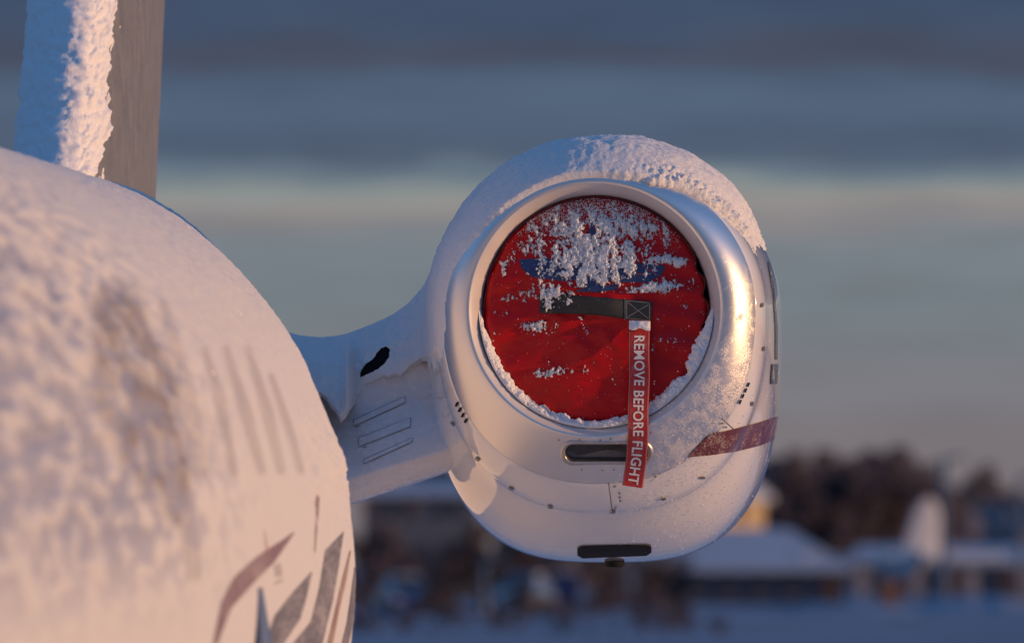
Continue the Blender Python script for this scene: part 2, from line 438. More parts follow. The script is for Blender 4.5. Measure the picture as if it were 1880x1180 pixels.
# thin sheet shows paint; blue shade is painted into the pits and near end
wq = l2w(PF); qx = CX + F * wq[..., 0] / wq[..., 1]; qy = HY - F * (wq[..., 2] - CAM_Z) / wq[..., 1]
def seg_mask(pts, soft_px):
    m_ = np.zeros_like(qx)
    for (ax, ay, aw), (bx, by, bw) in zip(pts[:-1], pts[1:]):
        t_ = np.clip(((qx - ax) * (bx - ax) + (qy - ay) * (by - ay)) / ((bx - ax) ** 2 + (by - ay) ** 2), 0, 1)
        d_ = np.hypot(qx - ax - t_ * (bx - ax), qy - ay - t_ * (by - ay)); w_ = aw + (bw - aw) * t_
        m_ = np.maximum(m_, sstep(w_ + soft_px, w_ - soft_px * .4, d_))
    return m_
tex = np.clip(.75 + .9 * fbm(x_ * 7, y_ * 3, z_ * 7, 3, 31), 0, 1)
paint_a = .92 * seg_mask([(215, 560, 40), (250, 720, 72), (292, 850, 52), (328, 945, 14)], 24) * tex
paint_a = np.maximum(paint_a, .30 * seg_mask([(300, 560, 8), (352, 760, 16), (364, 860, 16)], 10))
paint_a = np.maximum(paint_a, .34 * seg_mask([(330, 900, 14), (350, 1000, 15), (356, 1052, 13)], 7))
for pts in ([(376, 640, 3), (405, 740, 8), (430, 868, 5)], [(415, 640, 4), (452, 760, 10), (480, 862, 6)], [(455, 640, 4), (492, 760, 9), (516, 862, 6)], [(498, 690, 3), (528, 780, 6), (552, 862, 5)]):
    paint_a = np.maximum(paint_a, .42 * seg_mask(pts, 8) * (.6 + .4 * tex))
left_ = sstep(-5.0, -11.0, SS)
shade_a = np.clip(rough_zone * (sstep(.10 + .25 * left_, -.30 + .25 * left_, pit) + .25 * left_), 0, 1) * .85
snow_f = top(grid_obj('snow', PF, 'snow_fus', flip=True, attrs={'paint': paint_a, 'ice': shade_a}))
tag(snow_f, 'pink-lit sheet of rough snow lying over the fuselage side and top', 'snow', kind='stuff')

# painted swooshes, streaks and markings on the skin
def D(name, a, b, m, off=FS, **kw): return decal(name, a, b, m, fuselage, fus_hit, off=off, **kw)
D('stripe', [(540, 976), (470, 1022), (430, 1060), (408, 1105), (392, 1182)], [(541, 977), (505, 1030), (470, 1065), (425, 1115), (400, 1182)], 'mauve_stripe')
D('stripe', [(574, 1048), (540, 1085), (505, 1130), (488, 1182)], [(572, 1055), (562, 1100), (552, 1135), (520, 1182)], 'grey_stripe')
D('stripe', [(632, 974), (598, 1010), (588, 1075), (572, 1140), (538, 1182)], [(631, 978), (622, 1040), (612, 1100), (602, 1140), (592, 1182)], 'grey_stripe')
D('stripe', [(643, 1010), (630, 1060), (616, 1120), (602, 1182)], [(645, 1010), (637, 1060), (623, 1120), (611, 1182)], 'tan_stripe')
D('stripe', [(652, 1040), (644, 1100), (638, 1140), (628, 1182)], [(656, 1040), (655, 1100), (650, 1140), (640, 1182)], 'grey_stripe')
D('stripe', [(580, 868), (580, 930), (578, 1012)], [(589, 868), (586, 930), (579, 1014)], 'mauve_stripe')
D('marking', [(459, 950), (462, 962), (466, 984)], [(475, 944), (478, 958), (478, 980)], 'red_mark')
D('marking', [(475, 944), (484, 975), (490, 1012)], [(478, 943), (487, 975), (493, 1012)], 'red_mark')
D('marking', [(504, 1035), (508, 1058)], [(516, 1033), (518, 1056)], 'thin_snow')
D('marking', [(505, 1068), (506, 1072)], [(519, 1062), (520, 1066)], 'thin_snow')

# blade antenna on the side, the blue of shade put into its colour
a0, ok = fus_hit([466.], [1182.], off=0.0); a1, ok2 = fus_hit([470.], [1078.], off=0.0)
def antenna_mesh():
    V = []; Fq = []
    n = 14
    for i in range(n):
        t = i / (n - 1)
        base_p = a1[0] * (1 - t) + a0[0] * t + np.array([0, 0, -.10 * t])
        wy = .03 + .09 * t; wx = .02 + .05 * t
        for k in range(10):
            ang = 2 * math.pi * k / 10
            V.append(base_p + np.array([wx * .5 * (1 + math.cos(ang)), wy * math.sin(ang), 0]))
    for i in range(n - 1):
        for k in range(10):
            Fq.append((i * 10 + k, i * 10 + (k + 1) % 10, (i + 1) * 10 + (k + 1) % 10, (i + 1) * 10 + k))
    Fq.append(tuple(range(10))); Fq.append(tuple(range((n - 1) * 10, n * 10))[::-1])
    return V, Fq
V, Fq = antenna_mesh()
antenna = mesh_obj('blade_antenna', V, Fq, 'antenna', fuselage)

# ------------------------------------------------------------------ engine nacelle
IN = w2l(pix(1092, 568, 40.0))             # centre of the intake, local
_a = np.concatenate([[0, .001, .002, .004, .007], np.linspace(.011, .28, 40)])
def _g(a, e): return np.maximum(1 - (1 - a / .30) ** 2.2, 0) ** e
tailA = [.30, .50, .70, 1.0, 1.5, 2.1, 2.7, 3.1]
A_ = np.concatenate([_a, tailA])
def _tab(lo, hi, e, tail): return np.concatenate([lo + (hi - lo) * _g(_a, e), tail])
CXs = _tab(0, .014, .8, [.014, .006, -.001, -.003, -.003, .0, .0, .0])
Ws = _tab(.468, .610, .5, [.612, .638, .653, .656, .64, .56, .44, .36])
HTs = _tab(.468, .552, .5, [.552, .572, .585, .585, .57, .50, .40, .33])
HBs = _tab(.468, .742, .9, [.742, .832, .890, .930, .905, .78, .56, .44])
NBs = _tab(2.0, 2.4, 1.0, [2.4, 2.7, 2.95, 3.0, 3.0, 2.6, 2.2, 2.0])
AJ = .100                                 # joint between lip and cowl
def nac_sec(a):
    return tuple(crom(A_, v, a) for v in (CXs, Ws, HTs, HBs, NBs))
def nac_p(a, ph):
    """outer skin; ph 0 = outboard (right), 90 = top"""
    cx, w, ht, hb, nb = nac_sec(a)
    c, s = np.cos(ph), np.sin(ph)
    n = np.where(s >= 0, 2.0, nb); hh = np.where(s >= 0, ht, hb)
    r = (np.abs(c / w) ** n + np.abs(s / hh) ** n) ** (-1 / n)
    return np.stack([IN[0] + cx + r * c, IN[1] + a + 0 * ph, IN[2] + r * s], -1)
def nac_hit(px, py, off=0.003):
    px = np.asarray(px, float).ravel(); py = np.asarray(py, float).ravel()
    aa = np.concatenate([np.linspace(.0005, .12, 500), np.linspace(.1203, 1.4, 1600)])
    P = pix_ly(np.repeat(px[:, None], len(aa), 1), np.repeat(py[:, None], len(aa), 1), np.broadcast_to(IN[1] + aa, (len(px), len(aa))))
    cx, w, ht, hb, nb = nac_sec(aa)
    X = P[..., 0] - IN[0] - cx; Z = P[..., 2] - IN[2]
    n = np.where(Z >= 0, 2.0, nb); hh = np.where(Z >= 0, ht, hb)
    r = np.sqrt(X ** 2 + Z ** 2) + 1e-9
    rs = (np.abs(X / r / w) ** n + np.abs(Z / r / hh) ** n) ** (-1 / n)
    ins = (r - rs - off) < 0
    k = np.argmax(ins, axis=1); ok = ins.any(axis=1); k = np.maximum(k, 1)
    q = np.arange(len(px)); fa = (r - rs - off)[q, k - 1]; fb = (r - rs - off)[q, k]
    t = np.clip(fa / (fa - fb + 1e-12), 0, 1)[:, None]
    return P[q, k - 1] * (1 - t) + P[q, k] * t - np.array([0, off, 0]), ok

ph = np.linspace(0, 2 * np.pi, 220, endpoint=False)
aa = np.concatenate([[AJ + .0025], np.linspace(AJ + .004, .3, 16), np.linspace(.32, 3.1, 60)])
AA, PH = np.meshgrid(aa, ph, indexing='ij')
P = nac_p(AA, PH)
ctr = P[0].mean(0); P[0] = ctr + (P[0] - ctr) * .985           # rolled joint against the lip
nacelle = grid_obj('engine_nacelle', P, 'paint', jet, wrap_v=True, flip=True)
# polished intake lip: throat -> crest -> outer edge
prof = [(.30, .400), (.16, .414), (.10, .420), (.06, .429), (.03, .441), (.012, .453), (.003, .462), (0, .468)]
Lp = []
for a, r in prof:
    Lp.append(np.stack([IN[0] + r * np.cos(ph), IN[1] + a + 0 * ph, IN[2] + r * np.sin(ph)], -1))
for a in (.003, .007, .012, .02, .03, .045, .06, .08, AJ):
    Lp.append(nac_p(a + 0 * ph, ph))
Lp = np.array(Lp)
e = Lp[-1].copy(); c = e.mean(0); e = c + (e - c) * .985; e[:, 1] += .002
Lp = np.concatenate([Lp, e[None]])
phd = np.linspace(0, 2 * np.pi, 900, endpoint=False)
Ld = [np.stack([IN[0] + r * np.cos(phd), IN[1] + a + 0 * phd, IN[2] + r * np.sin(phd)], -1) for a, r in prof[6:]]
for a in np.concatenate([np.geomspace(.0005, .02, 18), np.linspace(.0225, AJ, 44)]): Ld.append(nac_p(a + 0 * phd, phd))
e = Ld[-1].copy(); c = e.mean(0); e = c + (e - c) * .985; e[:, 1] += .002; Ld.append(e)
Ld = np.array(Ld)
wl = l2w(Ld); lx_ = CX + F * wl[..., 0] / wl[..., 1]; lz_ = HY - F * (wl[..., 2] - CAM_Z) / wl[..., 1]
in_slot = (np.hypot(np.maximum(np.abs(lx_ - 1114) - 62, 0), lz_ - 831) < 18.0) & (Ld[..., 2] < IN[2])
lip = grid_obj('intake_lip', Ld, 'lip', nacelle, wrap_v=True, flip=True, keep=~in_slot)
throat = grid_obj('intake_throat', Lp[:7], 'throat', nacelle, wrap_v=True, flip=True)
# back wall of the intake and the jet pipe, dark
def disc(name, c, r, material, parent, n=48):
    V = [c] + [c + np.array([r * math.cos(t), 0, r * math.sin(t)]) for t in np.linspace(0, 2 * math.pi, n, endpoint=False)]
    return mesh_obj(name, V, [(0, 1 + (i + 1) % n, 1 + i) for i in range(n)], material, parent)
disc('fan_face', IN + np.array([0, .29, 0]), .402, 'dark', nacelle)
disc('exhaust', IN + np.array([.02, 3.09, -.02]), .37, 'dark', nacelle)

NH = nac_hit
def ND(name, a, b, mt, off=.003, **kw): return decal(name, a, b, mt, nacelle, NH, off=off, **kw)
def line(name, pts, w, m='seam', off=.0015, parent=None, hit=NH, n=70):
    pts = resample(pts, n); d = np.gradient(pts, axis=0); d /= np.maximum(np.linalg.norm(d, axis=1, keepdims=True), 1e-9)
    nn = np.stack([-d[:, 1], d[:, 0]], -1) * w / 2
    G = np.stack([pts - nn, pts + nn], 1)
    P, ok = hit(G[..., 0], G[..., 1], off=off)
    return grid_obj(name, P.reshape(n, 2, 3), m, parent if parent is not None else nacelle, keep=ok.reshape(n, 2))
# seam rings round the cowl
def seam_ring(a, ph0, ph1, w):
    t = np.linspace(math.radians(ph0), math.radians(ph1), 160)
    c0 = nac_p(a + 0 * t, t); c1 = nac_p(a + w + 0 * t, t)
    ce = np.array([IN[0], 0, IN[2]])
    def push(Q):
        d = Q - ce; d[:, 1] = 0; d /= np.linalg.norm(d, axis=1, keepdims=True); return Q + d * .0032 - np.array([0, .0015, 0])
    return grid_obj('panel_seam', np.stack([push(c0), push(c1)], 1), 'seam', nacelle)
seam_ring(.30, 145, 268, .006); seam_ring(.30, -80, 60, .004); seam_ring(.62, -40, 50, .005)
line('panel_seam', [(1117, 886), (1124, 938)], 1.3)
line('panel_seam', [(1326, 768), (1352, 792)], 1.2)
def spot(name, px, py, rx, ry, m, parent, rot=0.0, off=.003, hit=NH, n=14, sq=False):
    t = np.linspace(0, 2 * np.pi, n, endpoint=False)
    if sq: cx_, cy_ = np.sign(np.cos(t)) * np.abs(np.cos(t)) ** .35, np.sign(np.sin(t)) * np.abs(np.sin(t)) ** .35
    else: cx_, cy_ = np.cos(t), np.sin(t)
    X = px + rx * cx_ * math.cos(rot) - ry * cy_ * math.sin(rot); Y = py + rx * cx_ * math.sin(rot) + ry * cy_ * math.cos(rot)
    P, ok = hit(np.r_[px, X], np.r_[py, Y], off=off)
    if not ok.all(): return None
    return mesh_obj(name, P, [(0, 1 + i, 1 + (i + 1) % n) for i in range(n)], m, parent)
for k in range(4):
    spot('vent_slot', 838.5 + k * 5.5, 742 + k * 10, 2.2, 4.6, 'slot', nacelle, rot=math.radians(28), off=.004, sq=True)
    spot('vent_slot', 1374.5 - k * 5, 706 + k * 10.5, 1.6, 4.4, 'slot', nacelle, rot=math.radians(22), off=.004, sq=True)
for x, y in ((831, 778), (876, 843), (938, 897), (1010, 931), (1125, 940), (1218, 916), (1290, 877), (1382, 741), (1400, 560), (1403, 640)):
    spot('fastener', x, y, 5.5 if x < 1300 else 2.5, 2.6 if x < 1300 else 4.5, 'fastener', nacelle, rot=math.radians(-40 + (x - 900) * .1) if x > 1130 else math.radians(45 - (x - 830) * .15), off=.004)
for x, y in ((1128, 893), (1137, 905), (1137.5, 912.5), (1138.5, 919.5), (1203, 875), (1130, 932), (1326, 777), (1333, 784)):
    spot('rivet', x, y, 2.4, 1.6, 'fastener', nacelle, off=.004)
for x, y in ((1026, 808), (1064, 807), (1102, 808), (1121, 806), (1068, 862), (1106, 863), (1127, 862), (1195, 795)):
    spot('rivet', x, y, 1.6, 1.3, 'fastener', nacelle, off=.0045)
# maroon band and navy markings outboard
ND('stripe', [(1429, 764), (1395, 775), (1350, 787), (1306, 797), (1298, 802)], [(1426, 806), (1395, 818), (1350, 829), (1300, 836), (1262, 839)], 'maroon', n=80, m=16)
ND('stripe', [(1410, 480), (1420, 540), (1424, 600), (1424, 660)], [(1413, 480), (1423.5, 540), (1428, 600), (1428, 660)], 'navy')
ND('stripe', [(1417, 668), (1414.5, 705)], [(1430, 668), (1427, 705)], 'navy')

# anti-ice outlet: an oval slot with a raised rim in the bottom of the lip
def stadium(cx_, cy_, hw, hh, n=20):
    t1 = np.linspace(-math.pi / 2, math.pi / 2, n); t2 = np.linspace(math.pi / 2, 3 * math.pi / 2, n)
    a = np.stack([cx_ + hw - hh + hh * np.cos(t1), cy_ + hh * np.sin(t1)], -1)
    b = np.stack([cx_ - hw + hh + hh * np.cos(t2), cy_ + hh * np.sin(t2)], -1)
    return np.concatenate([a, b])
rings = []
for hw, hh, off in ((86, 23, .001), (83, 21, .006), (79.5, 17.5, .007), (77, 15.5, .003)):
    P, ok = NH(*stadium(1114, 831, hw, hh).T, off=off); rings.append(P)
slot_rim = grid_obj('outlet_rim', np.array(rings), 'rim', nacelle, wrap_v=True)
P0 = rings[-1]
tray = [P0, P0 + np.array([0, .02, .004]), P0 + np.array([0, .055, .012])]
cen = tray[-1].mean(0)
for k in (.75, .4, .02): tray.append(cen + (tray[2] - cen) * k + np.array([0, .012 * (1 - k), 0]))
grid_obj('outlet_slot', np.array(tray), 'duct', nacelle, wrap_v=True)
# dark drain opening under the belly of the cowl, and the drain mast
def belly_rect():
    px = np.linspace(1060, 1196, 30); rows = np.linspace(0, 1, 8)
    V = np.zeros((30, 8, 2))
    for i, x in enumerate(px):
        e_ = 1 - min(1, min(i, 29 - i) / 2.0)
        t_ = 1003 - (x - 1060) * .02 + e_ * 3; b_ = 1025 - (x - 1060) * .04 - e_ * 6
        V[i, :, 0] = x; V[i, :, 1] = t_ + (b_ - t_) * rows
    return V
V = belly_rect(); P, ok = NH(V[..., 0], V[..., 1], off=.004)
grid_obj('drain_opening', P.reshape(30, 8, 3), 'slot', nacelle, keep=ok.reshape(30, 8))
def lathe(name, prof, c, material, parent, n=24, sx=1.0, sy=1.0):
    V = np.array([[(c[0] + r * sx * math.cos(t), c[1] + r * sy * math.sin(t), c[2] + z) for t in np.linspace(0, 2 * math.pi, n, endpoint=False)] for r, z in prof])
    return grid_obj(name, V, material, parent, wrap_v=True)
dm = nac_p(np.array(1.0), np.array(-math.pi / 2)); dm[0] += .03
lathe('drain_mast', [(.0, .03), (.036, .03), (.038, -.012), (.03, -.02), (.0, -.022)], dm, 'slot', nacelle, sy=1.6)

# ------------------------------------------------------------------ pylon
PX0, PX1 = IN[0] - 1.25, IN[0] - .40
nx_ = 30
prof_p = [(2.3, .50), (1.6, .16), (.9, .04), (.40, .0), (.13, .0), (.05, .035), (0, .15), (.012, .18), (.05, .24), (.14, .37), (.24, .51), (.32, .63), (.35, .70), (.36, .82), (.37, .94), (.42, .985), (.9, 1.0), (1.6, .86), (2.3, .50)]
P = np.zeros((nx_, len(prof_p), 3))
for i, u in enumerate(np.linspace(0, 1, nx_)):
    x = PX0 + (PX1 - PX0) * u
    zb = IN[2] + np.interp(u, [0, .4, 1], [-.80, -.700, -.53]); zt = IN[2] + np.interp(u, [0, .4, 1], [-.17, -.16, -.10])
    for k, (a, f) in enumerate(prof_p):
        P[i, k] = (x, IN[1] + .50 + a * 1.0, zb + (zt - zb) * f)
pylon = grid_obj('pylon', P, 'paint_pylon', jet, flip=False)
def pyl_hit(px, py, off=.002):
    px = np.asarray(px, float).ravel(); py = np.asarray(py, float).ravel()
    aa = np.linspace(.45, 1.6, 900)
    Q = pix_ly(np.repeat(px[:, None], len(aa), 1), np.repeat(py[:, None], len(aa), 1), np.broadcast_to(IN[1] + aa, (len(px), len(aa))))
    u = (Q[..., 0] - PX0) / (PX1 - PX0)
    zb = IN[2] + np.interp(u, [0, .4, 1], [-.80, -.700, -.53]); zt = IN[2] + np.interp(u, [0, .4, 1], [-.17, -.16, -.10])
    f = (Q[..., 2] - zb) / (zt - zb)
    fr = np.array([q[1] for q in prof_p[6:17]]); ar = np.array([q[0] for q in prof_p[6:17]])
    af = np.interp(f, fr, ar) + .50
    ins = (aa[None, :] >= af - off)
    k = np.argmax(ins, axis=1); ok = ins.any(axis=1)
    q = np.arange(len(px))
    return Q[q, k] - np.array([0, off, 0]), ok
def panel_outline(x0, y0, x1, y1, hgt, name='access_panel'):
    c = [(x0, y0), (x1 - 1, y1), (x1, y1 + 1), (x1, y1 + hgt - 1), (x1 - 1, y1 + hgt), (x0 + 1, y0 + hgt), (x0, y0 + hgt - 1), (x0, y0)]
    plate = decal(name, [(x0 + 1, y0 + 1), (x1 - 1, y1 + 1)], [(x0 + 1, y0 + hgt - 1), (x1 - 1, y1 + hgt - 1)], 'paint_pylon', pylon, pyl_hit, off=.0035)
    line('panel_gap', c, .8, 'seam_soft', .003, plate, pyl_hit, 140)
panel_outline(649, 770, 744, 727, 12); panel_outline(658, 803, 754, 766, 17); panel_outline(667, 843, 757, 803, 8)
for x, y in ((650, 779), (652, 783), (662, 812), (663, 817), (666, 821), (705, 752), (712, 788)):
    line('panel_tick', [(x, y), (x + 8, y - 1.5)], .9, 'seam', .003, pylon, pyl_hit, 4)

# snow saddle over the pylon, between fuselage and nacelle, with the hole of a snowed-in air inlet
up = np.array([(440, 560), (470, 580), (500, 600), (540, 613), (600, 618), (640, 611), (690, 592), (730, 570), (760, 545), (785, 510), (805, 460), (830, 410), (870, 360)])
lo = np.array([(440, 700), (560, 720), (600, 738), (624, 775), (640, 752), (655, 738), (668, 712), (700, 700), (735, 700), (765, 672), (795, 655), (826, 640), (870, 560)])
pxs = np.linspace(470, 836, 300)
uy = crom(up[:, 0], up[:, 1], pxs); ly_ = np.interp(pxs, lo[:, 0], lo[:, 1])
ly_ = ly_ + 7 * fbm(pxs * .05, 0, 0, 4, 9)
nv = 220; vv = np.linspace(-.35, 1.0, nv)       # v<0: far side, rolling down out of sight
VX = np.repeat(pxs[:, None], nv, 1)
front = sstep(0, 1, np.clip(vv, 0, 1))[None, :]
VY = uy[:, None] + (ly_ - uy)[:, None] * (np.clip(vv, 0, 1)[None, :] ** 1.25)
a_front = np.interp(pxs, [470, 600, 640, 700, 780, 836], [.72, .60, .50, .52, .40, .10])
qh, okh = pyl_hit(np.clip(pxs, 645, 775), ly_, off=0.0)
a_surf = np.where(okh, qh[:, 1] - IN[1], .8)
wgt = sstep(635, 655, pxs) * sstep(800, 770, pxs)
a_front = a_front * (1 - wgt) + np.minimum(a_front + .4, a_surf - .03) * wgt
a_back = np.maximum(np.interp(pxs, [470, 600, 780, 836], [1.15, 1.25, 1.05, .52]), a_front + .12)
cvv = np.clip(vv, 0, 1)[None, :]
Aa = a_back[:, None] + (a_front - a_back)[:, None] * np.sin(cvv * math.pi / 2) ** .8
P = pix_ly(VX, VY, IN[1] + Aa)
neg = np.clip(-vv, 0, 1)[None, :]
P[..., 1] += neg * 2.2; P[..., 2] -= neg ** 1.6 * .9
nse = fbm(P[..., 0] * 6, P[..., 1] * 6, P[..., 2] * 6, 3, 61) * .018 + fbm(P[..., 0] * 30, P[..., 1] * 30, P[..., 2] * 30, 3, 62) * .0045
nn = grid_normals(P); sg = -np.sign(nn[..., 1:2]); sg[sg == 0] = 1
P = P + np.array([0, -1, .3]) * nse[..., None]
tail = sstep(.93, 1.0, vv)[None, :]
P[..., 1] += tail * .06                          # the lower edge curls back to the skin
hole = np.array([(661, 690), (661, 675), (672, 668), (682, 662), (690, 652), (700, 642), (709, 638), (715, 643), (714, 656), (706, 668), (694, 677), (680, 683), (668, 689)], float)
def inside(px, py, poly):
    r = np.zeros(px.shape, bool); j = len(poly) - 1
    for i in range(len(poly)):
        xi, yi = poly[i]; xj, yj = poly[j]
        r ^= ((yi > py) != (yj > py)) & (px < (xj - xi) * (py - yi) / (yj - yi + 1e-12) + xi)
        j = i
    return r
jx = VX + 1.6 * perlin(VX * .13, VY * .13, 0, 5); jy = VY + 1.6 * perlin(VX * .13, VY * .13, 9, 6)
keep = ~(inside(jx, jy, hole) & (vv[None, :] > 0))
snow_p = top(grid_obj('snow', P, 'snow', keep=keep))
tag(snow_p, 'blue-shaded saddle of snow over the pylon between fuselage and engine', 'snow', kind='stuff')
# the black mouth of the inlet behind the hole
hole_c = hole.mean(0); hole_big = hole_c + (hole - hole_c) * 1.35
grid_obj('air_inlet', P + np.array([0, .009, 0]), 'dark', pylon, keep=inside(VX, VY, hole_big) & (vv[None, :] > 0))
# ------------------------------------------------------------------ snow on the nacelle
a_ = np.concatenate([np.linspace(.0015, .03, 36), np.linspace(.032, .30, 140), np.linspace(.303, 2.4, 170)])
p_ = np.linspace(math.radians(8), math.radians(212), 460)
AA, PH = np.meshgrid(a_, p_, indexing='ij')
base = nac_p(AA, PH); deg = np.degrees(PH)
nrm = grid_normals(base)
rad = base - np.array([IN[0], 0, IN[2]]); rad[..., 1] = 0
nrm *= np.sign((nrm * rad).sum(-1, keepdims=True) + 1e-9)
x_, y_, z_ = base[..., 0], base[..., 1], base[..., 2]
astart = crom([8, 30, 45, 60, 75, 90, 110, 130, 150, 170, 190, 212], [.34, .21, .12, .045, .004, -.01, -.012, -.006, .018, .055, .065, .075], deg)
n1 = fbm(x_ * 9, y_ * 9, z_ * 9, 4, 71); n2 = billow(x_ * 24, y_ * 24, z_ * 24, 3, 72); n3 = fbm(x_ * 45, y_ * 45, z_ * 45, 3, 73)
right = sstep(85, 50, deg)
d_ = AA - astart - .018 * n1 * (.35 + right) - .006 * fbm(x_ * 40, y_ * 0, z_ * 40, 3, 76)
thick = crom([8, 25, 40, 60, 90, 120, 150, 180, 212], [.002, .014, .056, .084, .088, .078, .036, .014, .012], deg)
rise = .30 * sstep(-.004, .016, d_) + .70 * sstep(0, .26, d_)
n4 = fbm(x_ * 26, y_ * 26, z_ * 13, 4, 75, .6)
lowr = sstep(22, 36, deg + 9 * n1 + 6 * n4 + 3 * n3) * sstep(203, 190, deg + 7 * n1)
rise = rise * sstep(.003, .014, AA) ** .6
hh = thick * rise * lowr * (.92 + .11 * n1)
clump = right * np.exp(-((d_ - .04) / .06) ** 2) * lowr
front_ = np.exp(-((d_ - .02) / .035) ** 2) * rise * lowr
hh = hh + clump * .040 * (n2 - .22) + front_ * .006 * n4 + rise * lowr * (.0022 * n3 + .0026 * n4 + .003 * (n2 - .3) * right)
hh = np.where((d_ < 0) | (lowr < .02), -.02, hh - .002)
P = base + nrm * hh[..., None]
snow_n = top(grid_obj('snow', P, 'snow', keep=(hh > -.015) | (np.roll(hh, -1, 0) > -.015) | (np.roll(hh, 1, 1) > -.015) | (np.roll(hh, -1, 1) > -.015)))
tag(snow_n, 'thick crumbly cap of snow on top of the engine nacelle', 'snow', kind='stuff')

# ------------------------------------------------------------------ tail fin
def fin_le(z): return 41.35 + .95 * (z - 3.45) - 36.0     # local y of the leading edge
def fin_te(z): return 45.1 + .45 * (z - 3.45) - 36.0
def fin_half(t): return .155 * (2.1 * np.sqrt(np.clip(t, 0, 1)) * (1 - t) ** .8 + .0) / 1.05 + .006
zz = np.linspace(2.9, 7.2, 60); tt = np.concatenate([np.linspace(0, 1, 60) ** 2.0, (np.linspace(1, 0, 60) ** 2.0)[1:-1]])
side = np.r_[np.ones(60), -np.ones(58)]
P = np.zeros((60, len(tt), 3))
for i, z in enumerate(zz):
    y0, y1 = fin_le(z), fin_te(z)
    P[i, :, 0] = side * np.where((tt == 0), 0, fin_half(tt)); P[i, :, 1] = y0 + (y1 - y0) * tt; P[i, :, 2] = z
fin = grid_obj('tail_fin', P, 'fin', jet, wrap_v=True)
te = np.zeros((60, 5, 3))
for i, z in enumerate(zz):
    y1 = fin_te(z)
    for k, (dx, dy) in enumerate(((.012, -.10), (.016, -.02), (.016, .03), (-.016, .03), (-.012, -.10))): te[i, k] = (dx, y1 + dy, z)
grid_obj('trailing_edge', te, 'fin_edge', fin, wrap_v=True)
# snow plastered on the leading edge
zz = np.linspace(3.0, 5.4, 420); qq = np.linspace(-1.0, 1.0, 300)       # q<0: far (shaded) side, q>0: outboard side
ZZ, QQ = np.meshgrid(zz, qq, indexing='ij')
T = np.abs(QQ) ** 1.8 * .55
X = np.sign(QQ) * fin_half(T) * np.where(np.abs(QQ) < .02, np.abs(QQ) / .02, 1)
Yl = fin_le(ZZ) + (fin_te(ZZ) - fin_le(ZZ)) * T
B = np.stack([X, Yl, ZZ], -1)
nn = grid_normals(B)
nn *= np.sign((nn * np.stack([np.sign(QQ) * .6, -np.ones_like(QQ) * .4, 0 * QQ], -1)).sum(-1, keepdims=True))
wn = fbm(ZZ * 9 - T * 22, T * 12, QQ * 0, 4, 81, .6)
lim_r = .37 + .17 * wn
cov = np.where(QQ > 0, sstep(lim_r + .02, lim_r - .16, QQ), sstep(-1.0, -.75, QQ))
h = cov * (.042 + .10 * sstep(.15, -.35, QQ)) + cov * (.011 * fbm(ZZ * 30 - T * 46, QQ * 18, 0, 4, 83, .6) * sstep(-.35, .1, QQ) + .013 * fbm(ZZ * 16, QQ * 12, 3, 4, 84, .6))
h = h - .012 * (cov < .03)
P = B + nn * h[..., None]
snow_v = top(grid_obj('snow', P, 'snow_fin', flip=False))
tag(snow_v, 'wind-blown snow crusted along the leading edge of the tail fin', 'snow', kind='stuff')

# ------------------------------------------------------------------ red intake cover
COVA = .075
cover = bpy.data.objects.new('intake_cover', None); COL.objects.link(cover)
top(cover)
tag(cover, 'round red padded intake cover with black strap, blue emblem and red streamer', 'engine cover')
def cov_y(dx, dz):
    """relief of the padded cover (metres towards the camera) at intake coordinates"""
    r = np.sqrt(dx ** 2 + dz ** 2); t = np.arctan2(dz, dx)
    bul = .030 * (1 - (r / .41) ** 2)
    right = sstep(.12, .40, dx)
    wr = right * .013 * np.sin((dz + .15 * dx) * 62 + 2 * dx) * sstep(.42, .2, np.abs(dz + .02)) * (.6 + .8 * perlin(dx * 7, dz * 11, 0, 3))
    left = sstep(-.1, -.38, dx)
    wl = left * .010 * np.sin((dz - .3 * dx) * 40) * sstep(.4, .15, np.abs(dz + .05))
    gen = .009 * fbm(dx * 6, dz * 10, 0, 3, 5)
    return bul + wr + wl + gen - .016 * sstep(.392, .420, r)
rr = np.concatenate([np.linspace(0.002, .40, 60), np.linspace(.404, .4165, 6)]); pt = np.linspace(0, 2 * np.pi, 260, endpoint=False)
RR, PT = np.meshgrid(rr, pt, indexing='ij')
puck = 0
for ang, dep, wd in ((22, .018, 4), (8, .020, 3.5), (-9, .022, 4), (-24, .028, 4.5), (-31, .014, 3), (150, .006, 5), (170, .006, 6)):
    da = (np.degrees(PT) - ang + 180) % 360 - 180
    puck = puck + dep * np.exp(-(da / wd) ** 2)
RR2 = RR * (1 - puck / .41 * sstep(.2, .41, RR))
DX, DZ = RR2 * np.cos(PT), RR2 * np.sin(PT)
P = np.stack([IN[0] + DX, IN[1] + COVA - cov_y(DX, DZ) + .012 * sstep(.408, .4166, RR), IN[2] + DZ], -1)
pad = grid_obj('pad', P, 'red_fabric', cover, wrap_v=True)
